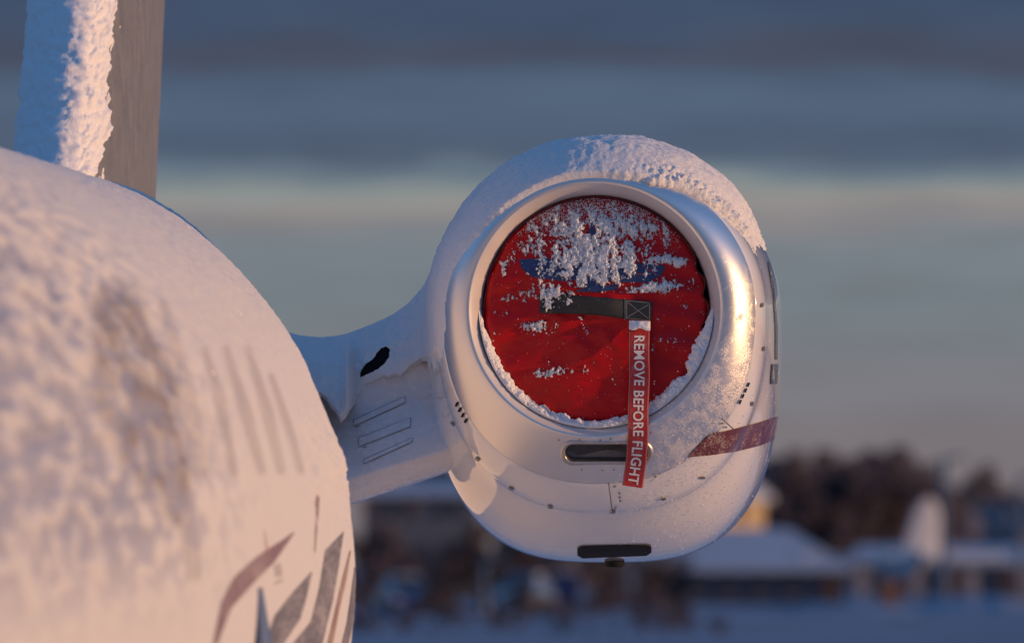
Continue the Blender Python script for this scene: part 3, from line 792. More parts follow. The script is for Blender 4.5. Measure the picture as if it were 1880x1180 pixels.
# piping round the edge
pr = []
for k in range(8):
    q = 2 * math.pi * k / 8
    rr_ = (.4150 + .005 * math.cos(q)) * (1 - puck[0] / .41 * .95)
    pr.append(np.stack([IN[0] + rr_ * np.cos(pt), IN[1] + COVA + .016 + .006 * math.sin(q) + 0 * pt, IN[2] + rr_ * np.sin(pt)], -1))
grid_obj('piping', np.array(pr), 'red_edge', cover, wrap_u=True, wrap_v=True)
def cov_pts(px, py, off):
    q = pix_ly(np.asarray(px, float), np.asarray(py, float), np.full(np.shape(px), IN[1] + COVA - .02))
    dx, dz = q[..., 0] - IN[0], q[..., 2] - IN[2]
    return np.stack([q[..., 0], IN[1] + COVA - cov_y(dx, dz) - off, q[..., 2]], -1)
def cov_poly(name, a, b, material, parent, off=.003, n=40, m=8):
    A, B = resample(a, n), resample(b, n); w = np.linspace(0, 1, m)
    G = A[:, None] * (1 - w[None, :, None]) + B[:, None] * w[None, :, None]
    return grid_obj(name, cov_pts(G[..., 0], G[..., 1], off), material, parent)
# the blue emblem: two wings, a body between them and a foot
cov_poly('emblem', [(953, 476), (1000, 474), (1060, 480), (1078, 488)], [(957, 492), (975, 508), (1030, 516), (1078, 512)], 'logo', pad)
cov_poly('emblem', [(1100, 488), (1140, 482), (1190, 484), (1222, 488)], [(1100, 512), (1140, 518), (1190, 518), (1214, 506)], 'logo', pad)
cov_poly('emblem', [(1084, 410), (1074, 450), (1080, 500), (1072, 530)], [(1088, 410), (1100, 450), (1098, 500), (1108, 530)], 'logo', pad, off=.0036)
cov_poly('emblem', [(1058, 533), (1090, 526), (1134, 522)], [(1060, 535), (1095, 536), (1132, 532)], 'logo', pad, off=.0042)
for pts in ([(1150, 503), (1180, 502), (1196, 494), (1204, 485)], [(1180, 486), (1200, 500), (1212, 506)]):
    A = np.array(pts, float); cov_poly('emblem_line', A, A + np.array([0, 1.8]), 'logo_line', pad, off=.0046, m=2)
# handle strap, sewn patch with crossed stitching
def ribbon(name, top_e, bot_e, material, parent, off_a, off_b, n=40, m=8, thick=.003):
    A, B = resample(top_e, n), resample(bot_e, n); w = np.linspace(0, 1, m)
    G = A[:, None] * (1 - w[None, :, None]) + B[:, None] * w[None, :, None]
    u = np.linspace(0, 1, n)[:, None]
    P = cov_pts(G[..., 0], G[..., 1], .004) - np.array([0, 1, 0]) * (off_a + off_b * np.sin(u * math.pi))[..., None]
    back = P + np.array([0, thick, 0])
    return grid_obj(name, np.concatenate([P, back[:, ::-1]], 1), material, parent, wrap_v=True)
strap = ribbon('strap', [(990, 541), (1040, 541), (1090, 545), (1150, 550)], [(991, 575), (1040, 576), (1090, 578), (1150, 585)], 'strap', cover, .002, .022)
patch = ribbon('patch', [(1146, 549), (1197, 554)], [(1148, 586), (1196, 591)], 'strap', cover, .006, .0, thick=.004)
def stitch(pts, parent, off):
    A = np.array(pts, float); d = A[-1] - A[0]; nrm2 = np.array([-d[1], d[0]]) / np.linalg.norm(d) * .9
    A2, B2 = resample(A - nrm2 / 2, 20), resample(A + nrm2 / 2, 20)
    G = np.stack([A2, B2], 1)
    return grid_obj('stitching', cov_pts(G[..., 0], G[..., 1], off), 'thread', parent)
for pts in ([(1153, 555), (1191, 585)], [(1153, 582), (1191, 559)], [(1150, 552), (1194, 556)], [(1150, 584), (1193, 588)], [(1151, 552), (1151, 584)], [(1193, 556), (1193, 588)]):
    stitch(pts, patch, .0118)
stitch([(1148, 548), (1148, 587)], strap, .0105)
# the streamer
path = np.array([(1174.5, 588), (1173, 640), (1174, 690), (1171.5, 750), (1171.5, 800), (1168, 845), (1161, 893)], float)
depth = [(588, .030), (620, .010), (760, -.012), (800, -.022), (850, -.016), (893, -.010)]
def stream_pt(t, w):
    """t 0..1 along, w in px across (+ right) -> local point"""
    d = np.r_[0, np.cumsum(np.linalg.norm(np.diff(path, axis=0), axis=1))]; d /= d[-1]
    px = np.interp(t, d, path[:, 0]); py = np.interp(t, d, path[:, 1])
    px2 = np.interp(np.clip(t + .06, 0, 1), d, path[:, 0]); py2 = np.interp(np.clip(t + .06, 0, 1), d, path[:, 1])
    px1 = np.interp(np.clip(t - .06, 0, 1), d, path[:, 0]); py1 = np.interp(np.clip(t - .06, 0, 1), d, path[:, 1])
    tx, ty = px2 - px1, py2 - py1; l_ = np.hypot(tx, ty); tx, ty = tx / l_, ty / l_
    X = px + w * ty; Y = py - w * tx
    a = np.interp(py, [q[0] for q in depth], [q[1] for q in depth])
    curl = .007 * np.sin(t * 13 + .5) * (w / 19.0) + .0035 * np.sin(t * 9 + 1)
    return X, Y, IN[1] + a + curl
tg = np.linspace(0, 1, 90); wg = np.linspace(-19, 19, 12)
TG, WG = np.meshgrid(tg, wg, indexing='ij')
X, Y, A2 = stream_pt(TG, WG); Pf = pix_ly(X, Y, A2); Pb = Pf + np.array([0, .0025, 0])
streamer = grid_obj('streamer', np.concatenate([Pf, Pb[:, ::-1]], 1), 'streamer', cover, wrap_v=True)
for wv in (-17.6, 17.6):
    Wv = np.stack([np.full(90, wv - .35), np.full(90, wv + .35)], 1)
    X, Y, A2 = stream_pt(np.stack([tg, tg], 1), Wv)
    grid_obj('hem', pix_ly(X, Y, A2 - .0012), 'thread', streamer)
fc = bpy.data.curves.new('lettering', 'FONT'); fc.body = 'REMOVE BEFORE FLIGHT'; fc.size = 1.0; fc.offset = .018; fc.resolution_u = 3; fc.space_character = 1.04
fo = bpy.data.objects.new('lettering_source', fc); COL.objects.link(fo)
dg = bpy.context.evaluated_depsgraph_get()
me = bpy.data.meshes.new_from_object(fo.evaluated_get(dg))
bpy.data.objects.remove(fo); 
bm = bmesh.new(); bm.from_mesh(me)
bmesh.ops.triangulate(bm, faces=bm.faces[:])
bmesh.ops.subdivide_edges(bm, edges=[e_ for e_ in bm.edges if e_.calc_length() > .25], cuts=2)
bm.to_mesh(me); bm.free()
co = np.array([v.co[:] for v in me.vertices])
u = (co[:, 0] - co[:, 0].min()) / np.ptp(co[:, 0]); v = (co[:, 1] - co[:, 1].min()) / np.ptp(co[:, 1])
t_ = .092 + u * (.985 - .092)
X, Y, A2 = stream_pt(t_, -9.5 + v * 19.5)
Pt = pix_ly(X, Y, A2 - .0016)
for i, vtx in enumerate(me.vertices): vtx.co = Pt[i]
me.materials.clear(); me.materials.append(MAT['letter'])
lettering = bpy.data.objects.new('lettering', me); COL.objects.link(lettering); lettering.parent = streamer
lettering['label'] = 'white capitals reading REMOVE BEFORE FLIGHT down the streamer'

# ------------------------------------------------------------------ snow clinging to the cover
n_ = 620
px = np.linspace(884, 1302, n_); py = np.linspace(356, 780, n_)
PXg, PYg = np.meshgrid(px, py, indexing='ij')
q = pix_ly(PXg, PYg, np.full(PXg.shape, IN[1] + COVA))
dx, dz = q[..., 0] - IN[0], q[..., 2] - IN[2]; r = np.hypot(dx, dz)
def blob(cx_, cy_, sx, sy, rot=0.0):
    c, s = math.cos(math.radians(rot)), math.sin(math.radians(rot))
    u = (PXg - cx_) * c + (PYg - cy_) * s; v = -(PXg - cx_) * s + (PYg - cy_) * c
    return np.exp(-(u / sx) ** 2 - (v / sy) ** 2)
mask = np.zeros_like(r)
for b_ in ((1090, 470, 130, 60, 0, 1.06), (1100, 420, 150, 42, 0, .85), (1090, 502, 110, 28, 0, 1.02), (1020, 440, 70, 50, 0, .3), (1165, 450, 55, 30, 0, .5), (1228, 478, 46, 11, 5, 1.15), (1200, 528, 62, 12, -8, 1.15), (1250, 522, 30, 7, -18, .9),
           (1010, 530, 30, 30, 0, .95), (1010, 560, 22, 24, 0, .65), (1045, 548, 14, 24, 15, .75), (930, 549, 20, 7, -12, .8), (966, 542, 16, 14, 0, .75), (962, 595, 14, 14, 0, .75), (992, 598, 26, 14, 0, .85), (1065, 590, 10, 14, 0, .5), (1014, 684, 50, 10, -4, .9),
           (1225, 624, 34, 7, 0, .55), (1270, 565, 22, 6, 20, .55), (1158, 560, 6, 4, 0, .0), (935, 480, 25, 25, 0, .4), (895, 575, 6, 4, 0, .5)):
    mask = np.maximum(mask, b_[5] * blob(*b_[:5]))
st1 = fbm(PXg * .060, PYg * .032, 0, 3, 91, .55); st2 = fbm(PXg * .17, PYg * .14, 3, 4, 92, .65); bl = fbm(PXg * .30, PYg * .26, 7, 3, 93, .6)
val = mask - .68 + .62 * st1 + .46 * st2
hgt = np.clip(val, 0, .6)
hgt = np.where(hgt > 0, .002 + .009 * sstep(0, .5, hgt) * (1 + .35 * st2) + .0028 * bl * sstep(0, .1, hgt), 0)
hgt = np.maximum(hgt, 0)
# fine dusting on the upper rim of the cover and specks elsewhere
dust = sstep(-40, 70, (452 - PYg) + 40 * st1) * .50 + .01 * sstep(700, 420, PYg) + .34 * sstep(-.36, .05, val)
spk = perlin(PXg * .55, PYg * .5, 5, 94) + .5 * perlin(PXg * 1.1, PYg * 1.1, 8, 95)
hd = np.where(spk > .70 - dust, .0012 + .002 * np.clip(spk, 0, 1), 0)
hgt = np.maximum(hgt, hd)
hgt = np.where(r > .410, 0, hgt)
on_strap = (PXg > 988) & (PXg < 1200) & (PYg > 538) & (PYg < 592)
hgt = np.where(on_strap & (PXg > 1072), 0, hgt)
lift = np.where(on_strap & (PXg < 1072), .016, 0)
P = np.stack([q[..., 0], IN[1] + COVA - cov_y(dx, dz) - np.where(hgt > 0, hgt + .0040 + lift, .0), q[..., 2]], -1)
k0 = hgt > 0
keep = k0 | np.roll(k0, 1, 0) | np.roll(k0, -1, 0) | np.roll(k0, 1, 1) | np.roll(k0, -1, 1)
snow_c = top(grid_obj('snow', P, 'snow_cover', keep=keep, flip=True))
tag(snow_c, 'clotted streaks of snow stuck to the red intake cover', 'snow', kind='stuff')
# crumbs of snow lodged between cover and lip, round the lower half
t = np.linspace(math.radians(168), math.radians(372), 900); w = np.linspace(0, 1, 44)
TT, WW = np.meshgrid(t, w, indexing='ij')
dg_ = np.degrees(TT)
amp = crom([168, 185, 200, 230, 270, 290, 310, 325, 345, 358, 372], [.0, .35, .8, .8, .7, .75, 1.1, 1.4, 1.0, .4, .0], dg_)
nn = fbm(np.cos(TT) * 8, np.sin(TT) * 8, WW * .9, 4, 101, .62); n2 = billow(np.cos(TT) * 16, np.sin(TT) * 16, WW * 2, 3, 102)
rad_o = .428 + .008 * sstep(180, 230, dg_) ; rad_i = .410 - .030 * (amp - .5).clip(0) - .018 * nn * amp
wdt = sstep(0, .6, amp)
rd = rad_o + .004 * (1 - wdt) + (rad_i - rad_o) * WW * (.05 + .95 * wdt)
n5 = fbm(np.cos(TT) * 22, np.sin(TT) * 22, WW * 3.5, 3, 103, .6)
hb_ = np.sin(np.clip(WW, 0, 1) * math.pi) ** .5 * (.016 + .010 * amp + .008 * amp * nn + .006 * n5) * sstep(0, .5, amp)
P = np.stack([IN[0] + rd * np.cos(TT), IN[1] + .066 - hb_ + (1 - WW) * -.030 + .022 * (WW > .97) + .035 * (1 - wdt), IN[2] + rd * np.sin(TT)], -1)
snow_r = top(grid_obj('snow', P, 'snow_cover'))
tag(snow_r, 'crumbly ring of snow in the gap under the red intake cover', 'snow', kind='stuff')
# cap of snow on the streamer's upper end
u = np.linspace(0, 1, 30); w = np.linspace(0, 1, 16)
UU, WW = np.meshgrid(u, w, indexing='ij')
px_ = 1155 + UU * 39; py_ = 588 + WW * (16 + 2 * np.sin(UU * 9)) + UU * 1.5
hb_ = .014 * (np.sin(UU * math.pi) * np.sin(np.clip(WW * .9 + .1, 0, 1) * math.pi)) ** .4 + .004 * fbm(UU * 5, WW * 4, 0, 3, 4)
P = pix_ly(px_, py_, IN[1] + .030 - .022 * WW - hb_)
snow_k = top(grid_obj('snow', P, 'snow_cover', flip=True))
tag(snow_k, 'little white cap of snow on the top end of the red streamer', 'snow', kind='stuff')

# ------------------------------------------------------------------ hoar frost flakes on the cowl, ice glints on the fuselage snow
V, Fq = [], []
for k in range(900):
    x = rng.normal(1245, 70); y = rng.normal(925, 50)
    if rng.random() < .35: x, y = rng.normal(1290, 45), rng.normal(800, 55)
    if x < 1120 or y > 1035: continue
    Q, ok = NH(np.array([x]), np.array([y]), off=.002)
    if not ok[0]: continue
    c = Q[0]; l_ = rng.uniform(.003, .008); ang = rng.uniform(0, math.pi * 2)
    d1 = np.array([math.cos(ang), rng.normal(0, .5), math.sin(ang)]) * l_; d2 = np.array([-math.sin(ang), -.6, math.cos(ang)]) * l_ * .35
    i = len(V); V += [c - d1 * .5, c + d2, c + d1 * .5 + np.array([0, -.004, 0]), c - d2 * .3]; Fq.append((i, i + 1, i + 2, i + 3))
frost = top(mesh_obj('frost_flakes', V, Fq, 'snow_cover', None, smooth=False))
tag(frost, 'scattered hoar frost flakes on the lower outboard side of the engine', 'frost', kind='stuff')
nc = 14000                                # crystals lie at random all over the sheet; those that happen to face right flash
ii = rng.integers(60, 470, nc); jj = rng.integers(20, 330, nc)
cpos = PF[ii, jj] + np.stack([np.cos(p_fus[jj]), 0 * jj, np.sin(p_fus[jj])], -1) * .002 + rng.normal(0, .006, (nc, 3)) * np.array([.1, 1, .3])
nv_ = rng.normal(0, 1, (nc, 3)); nv_ /= np.linalg.norm(nv_, axis=1, keepdims=True)
out_ = np.stack([np.cos(p_fus[jj]), 0 * jj, np.sin(p_fus[jj])], -1)
nv_ *= np.sign((nv_ * out_).sum(1, keepdims=True))
ta = np.cross(nv_, [0.2, .1, 1.]); ta /= np.linalg.norm(ta, axis=1, keepdims=True); tb = np.cross(nv_, ta)
sz = rng.uniform(.0007, .0016, (nc, 1))
hexa = np.stack([cpos + (ta * math.cos(k * math.pi / 3) + tb * math.sin(k * math.pi / 3)) * sz for k in range(6)], 1)
V = hexa.reshape(-1, 3); Fq = np.arange(nc * 6).reshape(-1, 6)
ice = top(mesh_obj('ice_crystals', V, Fq, 'ice', None, smooth=False))
tag(ice, 'tiny ice crystals glinting on the fuselage snow', 'ice', kind='stuff')

# ------------------------------------------------------------------ background: airfield edge, houses, wood (far out of focus)
def wx(px, Y): return (px - CX) / F * Y
def wz(py, Y): return CAM_Z + (HY - py) / F * Y
MAT['bark'] = simple('bark', (.05, .038, .034), .9, var=.3, vscale=2)
MAT['twigs'] = simple('winter_twigs', (.14, .11, .12), .9, var=.35, vscale=.6)
MAT['twigs_frost'] = simple('frosted_twigs', (.10, .072, .066), .9, var=.4, vscale=.8)
MAT['wood_mass'] = simple('wood_mass', (.13, .105, .115), .95, var=.4, vscale=.15)
MAT['roof_snow'] = simple('roof_snow', (.40, .46, .55), .8, var=.08, vscale=.3, bump=.3, bscale=2)  # slight blue of shaded snow put into the base colour
MAT['navy_wall'] = simple('navy_wall', (.018, .04, .095), .7, var=.2, vscale=1)
MAT['grey_wall'] = simple('grey_wall', (.13, .13, .145), .8, var=.2, vscale=.8)
MAT['pale_wall'] = simple('pale_wall', (.12, .145, .18), .8, var=.15, vscale=.6)
MAT['yellow_wall'] = simple('yellow_wall', (.50, .39, .24), .8, var=.1, vscale=1)
MAT['glass_dark'] = simple('dark_glass', (.02, .025, .035), .08, coat=.5)
MAT['door_brown'] = simple('door_brown', (.10, .055, .04), .7, var=.2, vscale=2)
MAT['door_pale'] = simple('door_pale', (.36, .34, .36), .7, var=.15, vscale=2)
MAT['pole'] = simple('galvanised_pole', (.20, .21, .23), .4, metal=.6, var=.1, vscale=3)
MAT['blue_paint'] = simple('blue_car_paint', (.015, .035, .14), .15, coat=1)
MAT['silver_paint'] = simple('silver_car_paint', (.33, .36, .40), .2, metal=.4, coat=1)
MAT['tyre'] = simple('tyre', (.02, .02, .02), .9)
MAT['light_lens'] = simple('headlight_lens', (.6, .6, .62), .1, coat=1)
MAT['orange'] = simple('orange_cabinet', (.25, .13, .08), .6, var=.15, vscale=2)
MAT['dark_roof'] = simple('dark_slate', (.02, .028, .045), .7, var=.25, vscale=1)

def empty(name, x, y, z, rz=0.0):
    o = bpy.data.objects.new(name, None); COL.objects.link(o); o.location = (x, y, z); o.rotation_euler = (0, 0, rz); return o
def box(name, x0, x1, y0, y1, z0, z1, m, parent=None):
    V = [(x, y, z) for z in (z0, z1) for (x, y) in ((x0, y0), (x1, y0), (x1, y1), (x0, y1))]
    return mesh_obj(name, V, [(3, 2, 1, 0), (4, 5, 6, 7), (0, 1, 5, 4), (1, 2, 6, 5), (2, 3, 7, 6), (3, 0, 4, 7)], m, parent, smooth=False)
def copy_tree(o, parent=None):
    c = o.copy(); COL.objects.link(c); c.parent = parent
    for ch in list(o.children): copy_tree(ch, c)
    return c

# trees and shrubs
def tube(V, Fq, a, b, ra, rb, n=6):
    a = np.asarray(a, float); b = np.asarray(b, float); d = b - a; d /= np.linalg.norm(d)
    u = np.cross(d, [0.3, 1, .2]); u /= np.linalg.norm(u); w = np.cross(d, u); i = len(V)
    for c, r in ((a, ra), (b, rb)):
        for k in range(n):
            t = 2 * math.pi * k / n; V.append(c + (u * math.cos(t) + w * math.sin(t)) * r)
    for k in range(n): Fq.append((i + k, i + (k + 1) % n, i + n + (k + 1) % n, i + n + k))
def clumps(n_cl, n_q, cx, cz, rx, rz, size, flat=.55):
    V, Fq = [], []
    cs = []
    while len(cs) < n_cl:
        p = rng.uniform(-1, 1, 3)
        if np.linalg.norm(p) < 1: cs.append(np.array([p[0] * rx, p[1] * rx, cz + p[2] * rz]))
    for c in cs:
        R = rng.uniform(.22, .42) * rx
        for _ in range(n_q):
            p = rng.normal(0, 1, 3); p = c + p / np.linalg.norm(p) * R * rng.uniform(.3, 1)
            a = rng.normal(0, 1, 3); a /= np.linalg.norm(a); b = np.cross(a, rng.normal(0, 1, 3)); b /= np.linalg.norm(b)
            s = size * rng.uniform(.5, 1.3); i = len(V)
            V += [p - a * s, p + b * s * flat, p + a * s, p - b * s * flat]; Fq.append((i, i + 1, i + 2, i + 3))
    return V, Fq
def make_tree(h, name='bare_tree', twig='twigs', wide=.26):
    t = empty(name, 0, 0, 0)
    V, Fq = [], []
    tube(V, Fq, (0, 0, -.3), (.1, 0, h * .35), .035 * h * .6, .026 * h * .6); tube(V, Fq, (.1, 0, h * .35), (.2, .1, h * .82), .026 * h * .6, .006 * h)
    for k in range(9):
        a = rng.uniform(0, 6.28); z0 = h * rng.uniform(.28, .6); l_ = h * rng.uniform(.18, .30)
        tube(V, Fq, (.1, 0, z0), (math.cos(a) * l_, math.sin(a) * l_, z0 + l_ * .9), .010 * h, .003 * h)
    mesh_obj('trunk', V, Fq, 'bark', t)
    V, Fq = clumps(34, 90, 0, h * .62, h * wide, h * .37, h * .020)
    mesh_obj('crown', V, Fq, twig, t, smooth=False)
    return t
protos = [make_tree(10) for _ in range(3)]
first = [True] * 3
def place_tree(px, ytop, Y, label, group, k, sx=1.0):
    o = protos[k] if first[k] else copy_tree(protos[k]); first[k] = False
    x = wx(px, Y); z = gz(x, Y); hgt = (wz(ytop, Y) - z) / 9.9
    o.location = (x, Y, z); o.scale = (hgt * sx, hgt * sx, hgt); o.rotation_euler = (0, 0, rng.uniform(0, 6.28))
    tag(o, label, 'tree', group)
for i, (px, yt, Y, sx) in enumerate(((1432, 822, 900, 1.0), (1478, 815, 920, 1.0), (1522, 834, 930, 1.0), (1566, 826, 905, 1.1), (1606, 816, 915, 1.1), (1648, 824, 890, 1.0), (1690, 848, 900, 1.0), (1724, 872, 910, .9),
                                    (1460, 840, 860, 1.2), (1545, 845, 860, 1.3), (1590, 838, 865, 1.2), (1630, 840, 862, 1.2), (1505, 848, 866, 1.2))):
    place_tree(px, yt, Y, 'dark bare tree in the rounded wood behind the snowy roof', 'trees of the dark wood', i % 3, sx)
for i, (px, yt, Y, sx) in enumerate(((1792, 848, 1050, .9), (1768, 872, 1060, .8), (1846, 905, 1020, .9), (1880, 898, 1000, 1.0))):
    place_tree(px, yt, Y, 'thin hazy tree standing apart beyond the lamp posts', 'thin trees beyond the lamp posts', i % 3, sx)
for i, (px, yt, Y, sx) in enumerate(((962, 968, 520, 1.2), (1110, 1000, 530, 1.0), (1220, 1006, 540, 1.1))):
    place_tree(px, yt, Y, 'small dark tree rising from the brown shrubs', 'small trees among the shrubs', i % 3, sx)
# the wood's undergrowth reads as one mass
xs = np.linspace(wx(1380, 940), wx(1920, 940), 90)
tops = np.interp(xs / 940 * F + CX, [1380, 1440, 1520, 1600, 1660, 1720, 1780, 1850, 1920], [850, 838, 850, 832, 842, 895, 925, 928, 925])
vv2 = np.linspace(0, 1, 16)
P = np.zeros((90, 16, 3))
for i in range(90):
    zt = wz(tops[i], 940); zb = gz(xs[i], 940)
    P[i, :, 0] = xs[i]; P[i, :, 1] = 936 + 40 * vv2 ** 2; P[i, :, 2] = zb + (zt - zb) * np.sin(vv2 * math.pi * .5) ** .6
P[..., 2] += .5 * fbm(P[..., 0] * .5, P[..., 2] * .5, 0, 3, 5); P[..., 1] += 2 * fbm(P[..., 0] * .4, P[..., 2] * .4, 3, 3, 6)
tag(grid_obj('wood', P, 'wood_mass', flip=True), 'dense dark undergrowth filling the far wood', 'wood', kind='stuff')

shrub_p = []
for k in range(3):
    t = empty('shrub', 0, 0, 0)
    V, Fq = [], []
    for j in range(7):
        a = rng.uniform(0, 6.28); tube(V, Fq, (0, 0, -.1), (.5 * math.cos(a), .5 * math.sin(a), 1.3), .03, .01, 5)
    mesh_obj('stem', V, Fq, 'bark', t)
    V, Fq = clumps(22, 60, 0, 1.0, .95, .85, .075)
    mesh_obj('foliage', V, Fq, 'twigs_frost' if k != 2 else 'twigs', t, smooth=False)
    shrub_p.append(t)
fs = [True] * 3
def place_shrub(px, ytop, Y, k, sx, label, group):
    o = shrub_p[k] if fs[k] else copy_tree(shrub_p[k]); fs[k] = False
    x = wx(px, Y); z = gz(x, Y); hgt = (wz(ytop, Y) - z) / 2.0
    o.location = (x, Y, z); o.scale = (sx * hgt, sx * hgt, hgt); o.rotation_euler = (0, 0, rng.uniform(0, 6.28)); tag(o, label, 'shrub', group)
for i in range(17):
    px = 652 + i * 37 + rng.uniform(-12, 12)
    place_shrub(px, 940 + rng.uniform(0, 50) + max(0, px - 1000) * .12, 470 + rng.uniform(-30, 30), i % 3, rng.uniform(.55, .85), 'tall brown frosted shrub in the thicket below the engine', 'shrubs in the thicket')
for i in range(22):
    px = 650 + i * 29 + rng.uniform(-14, 14)
    place_shrub(px, 1062 + rng.uniform(0, 70), 370 + rng.uniform(-25, 25), (i + 1) % 3, rng.uniform(.9, 1.4), 'low brown frosted bush on the open snow before the thicket', 'low bushes on the snow')

for i in range(16):
    px = 648 + i * 44 + rng.uniform(-16, 16)
    place_shrub(px, 1118 + rng.uniform(0, 34), 305 + rng.uniform(-8, 8), (i * 2) % 3, rng.uniform(1.0, 1.6), 'spreading dark bush on the near edge of the open snow', 'bushes on the near edge of the snow')
# long low building under a snowy hipped roof
def hip_roof(name, x0, x1, y0, y1, ze, zr, m, parent, hipx=3.0, over=.35, thick=.22):
    x0 -= over; x1 += over; y0 -= over; y1 += over; ym = (y0 + y1) / 2
    V = [(x0, y0, ze), (x1, y0, ze), (x1, y1, ze), (x0, y1, ze), (x0, y0, ze + thick), (x1, y0, ze + thick), (x1, y1, ze + thick), (x0, y1, ze + thick), (x0 + hipx, ym, zr), (x1 - hipx, ym, zr)]
    return mesh_obj(name, V, [(3, 2, 1, 0), (0, 1, 5, 4), (1, 2, 6, 5), (2, 3, 7, 6), (3, 0, 4, 7), (4, 5, 9, 8), (5, 6, 9), (6, 7, 8, 9), (7, 4, 8)], m, parent, smooth=False)
Y = 520.; x0, x1 = wx(1180, Y), wx(1552, Y); zb = gz(x0, Y) - .2
b1 = empty('long_building', (x0 + x1) / 2, Y, zb); hw = (x1 - x0) / 2
tag(b1, 'long navy-walled building under a broad snow-covered hipped roof', 'building')
ze, zr = wz(1050, Y) - zb, wz(970, Y) - zb
box('wall', -hw, hw, 0, 7, 0, ze, 'navy_wall', b1)
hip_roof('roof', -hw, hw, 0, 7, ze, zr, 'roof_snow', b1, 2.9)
for k in range(6):
    xc = -hw + 1 + k * (2 * hw - 2) / 5
    w_ = box('window', xc - .35, xc + .35, -.04, .03, ze * .42, ze * .82, 'glass_dark', b1)
    box('frame', xc - .42, xc + .42, -.02, .02, ze * .36, ze * .42, 'door_pale', w_)
box('door', hw - 1.0, hw - .3, -.05, .02, 0.05, ze * .9, 'door_brown', b1)
# garage row further on
Y = 640.; x0, x1 = wx(1566, Y), wx(1935, Y); zb = gz(x0, Y) - .2
b2 = empty('garage_row', (x0 + x1) / 2, Y, zb); hw = (x1 - x0) / 2
tag(b2, 'low row of garages with pale and brown doors under a flat snowy roof', 'garage')
ze, zr = wz(1036, Y) - zb, wz(1000, Y) - zb
box('wall', -hw, hw, 0, 6, 0, ze, 'grey_wall', b2)
hip_roof('roof', -hw, hw, 0, 6, ze, zr, 'roof_snow', b2, .8)
for k in range(11):
    xc = -hw + .55 + k * (2 * hw - 1.1) / 10
    d_ = box('door', xc - .38, xc + .38, -.06, .02, .05, ze * .88, ['door_pale', 'navy_wall', 'door_brown'][(k * 7) % 3], b2)
    box('handle', xc + .2, xc + .3, -.10, -.05, ze * .4, ze * .45, 'pole', d_)
# yellow house, its gable turned to the low sun
Y = 600.; zb = gz(wx(1350, Y), Y) - .2
h1 = empty('yellow_house', wx(1318, Y), Y, zb, math.radians(-38 + 90))
tag(h1, 'sunlit yellow house with snowy gable roof behind the long building', 'house')
ze, zr = wz(912, Y) - zb, wz(868, Y) - zb
W2, D2 = 2.0, 1.7
box('wall', -W2, W2, -D2, D2, 0, ze, 'yellow_wall', h1)
mesh_obj('gable', [(-W2, -D2, ze), (-W2, D2, ze), (-W2, 0, zr - .1), (W2, -D2, ze), (W2, D2, ze), (W2, 0, zr - .1)], [(0, 2, 1), (3, 4, 5), (0, 3, 5, 2), (1, 2, 5, 4)], 'yellow_wall', h1, smooth=False)
o_ = .4
V = [(-W2 - o_, -D2 - o_, ze - .25), (W2 + o_, -D2 - o_, ze - .25), (W2 + o_, 0, zr), (-W2 - o_, 0, zr), (-W2 - o_, D2 + o_, ze - .25), (W2 + o_, D2 + o_, ze - .25)]
V += [(a, b, c + .28) for a, b, c in V]
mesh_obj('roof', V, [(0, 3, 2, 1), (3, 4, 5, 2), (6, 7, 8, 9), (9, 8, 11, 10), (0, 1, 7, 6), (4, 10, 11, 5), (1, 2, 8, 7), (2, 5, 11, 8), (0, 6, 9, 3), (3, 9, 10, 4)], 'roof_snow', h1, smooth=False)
for yy in (-1.1, 1.0):
    w_ = box('window', -W2 - .05, -W2 + .02, yy - .3, yy + .3, ze - 1.3, ze - .5, 'glass_dark', h1)
box('window', -.5, .3, -D2 - .05, -D2 + .02, ze - 1.3, ze - .5, 'glass_dark', h1)
# pale lodge and dark-roofed house beyond the thicket
Y = 560.; x0, x1 = wx(668, Y), wx(880, Y); zb = gz(x0, Y) - .2
b3 = empty('lodge', (x0 + x1) / 2, Y, zb); hw = (x1 - x0) / 2
tag(b3, 'pale lodge with a snowy roof and tall dark windows beyond the thicket', 'house')
ze, zr = wz(912, Y) - zb, wz(882, Y) - zb
box('wall', -hw, hw, 0, 6, 0, ze, 'pale_wall', b3); hip_roof('roof', -hw, hw, 0, 6, ze, zr, 'roof_snow', b3, 1.0)
for px in (684, 720, 756, 806, 840):
    xc = wx(px, Y) - (x0 + x1) / 2
    w_ = box('window', xc - .22, xc + .22, -.06, .02, ze - 1.1, ze - .15, 'door_brown' if px in (684, 756) else 'glass_dark', b3)
    box('frame', xc - .27, xc + .27, -.09, -.05, ze - 1.16, ze - 1.1, 'door_pale', w_)
Y = 610.; x0, x1 = wx(748, Y), wx(850, Y); zb = gz(x0, Y) - .2
b4 = empty('slate_house', (x0 + x1) / 2, Y, zb); hw = (x1 - x0) / 2
tag(b4, 'dark house with a steep slate roof standing behind the pale lodge', 'house')
ze, zr = wz(895, Y) - zb, wz(852, Y) - zb
box('wall', -hw, hw, 0, 5, 0, ze, 'navy_wall', b4); rf = hip_roof('roof', -hw, hw, 0, 5, ze, zr, 'dark_roof', b4, 1.3)
box('chimney', -.3, .1, 2.2, 2.7, zr - .6, zr + .35, 'grey_wall', rf)

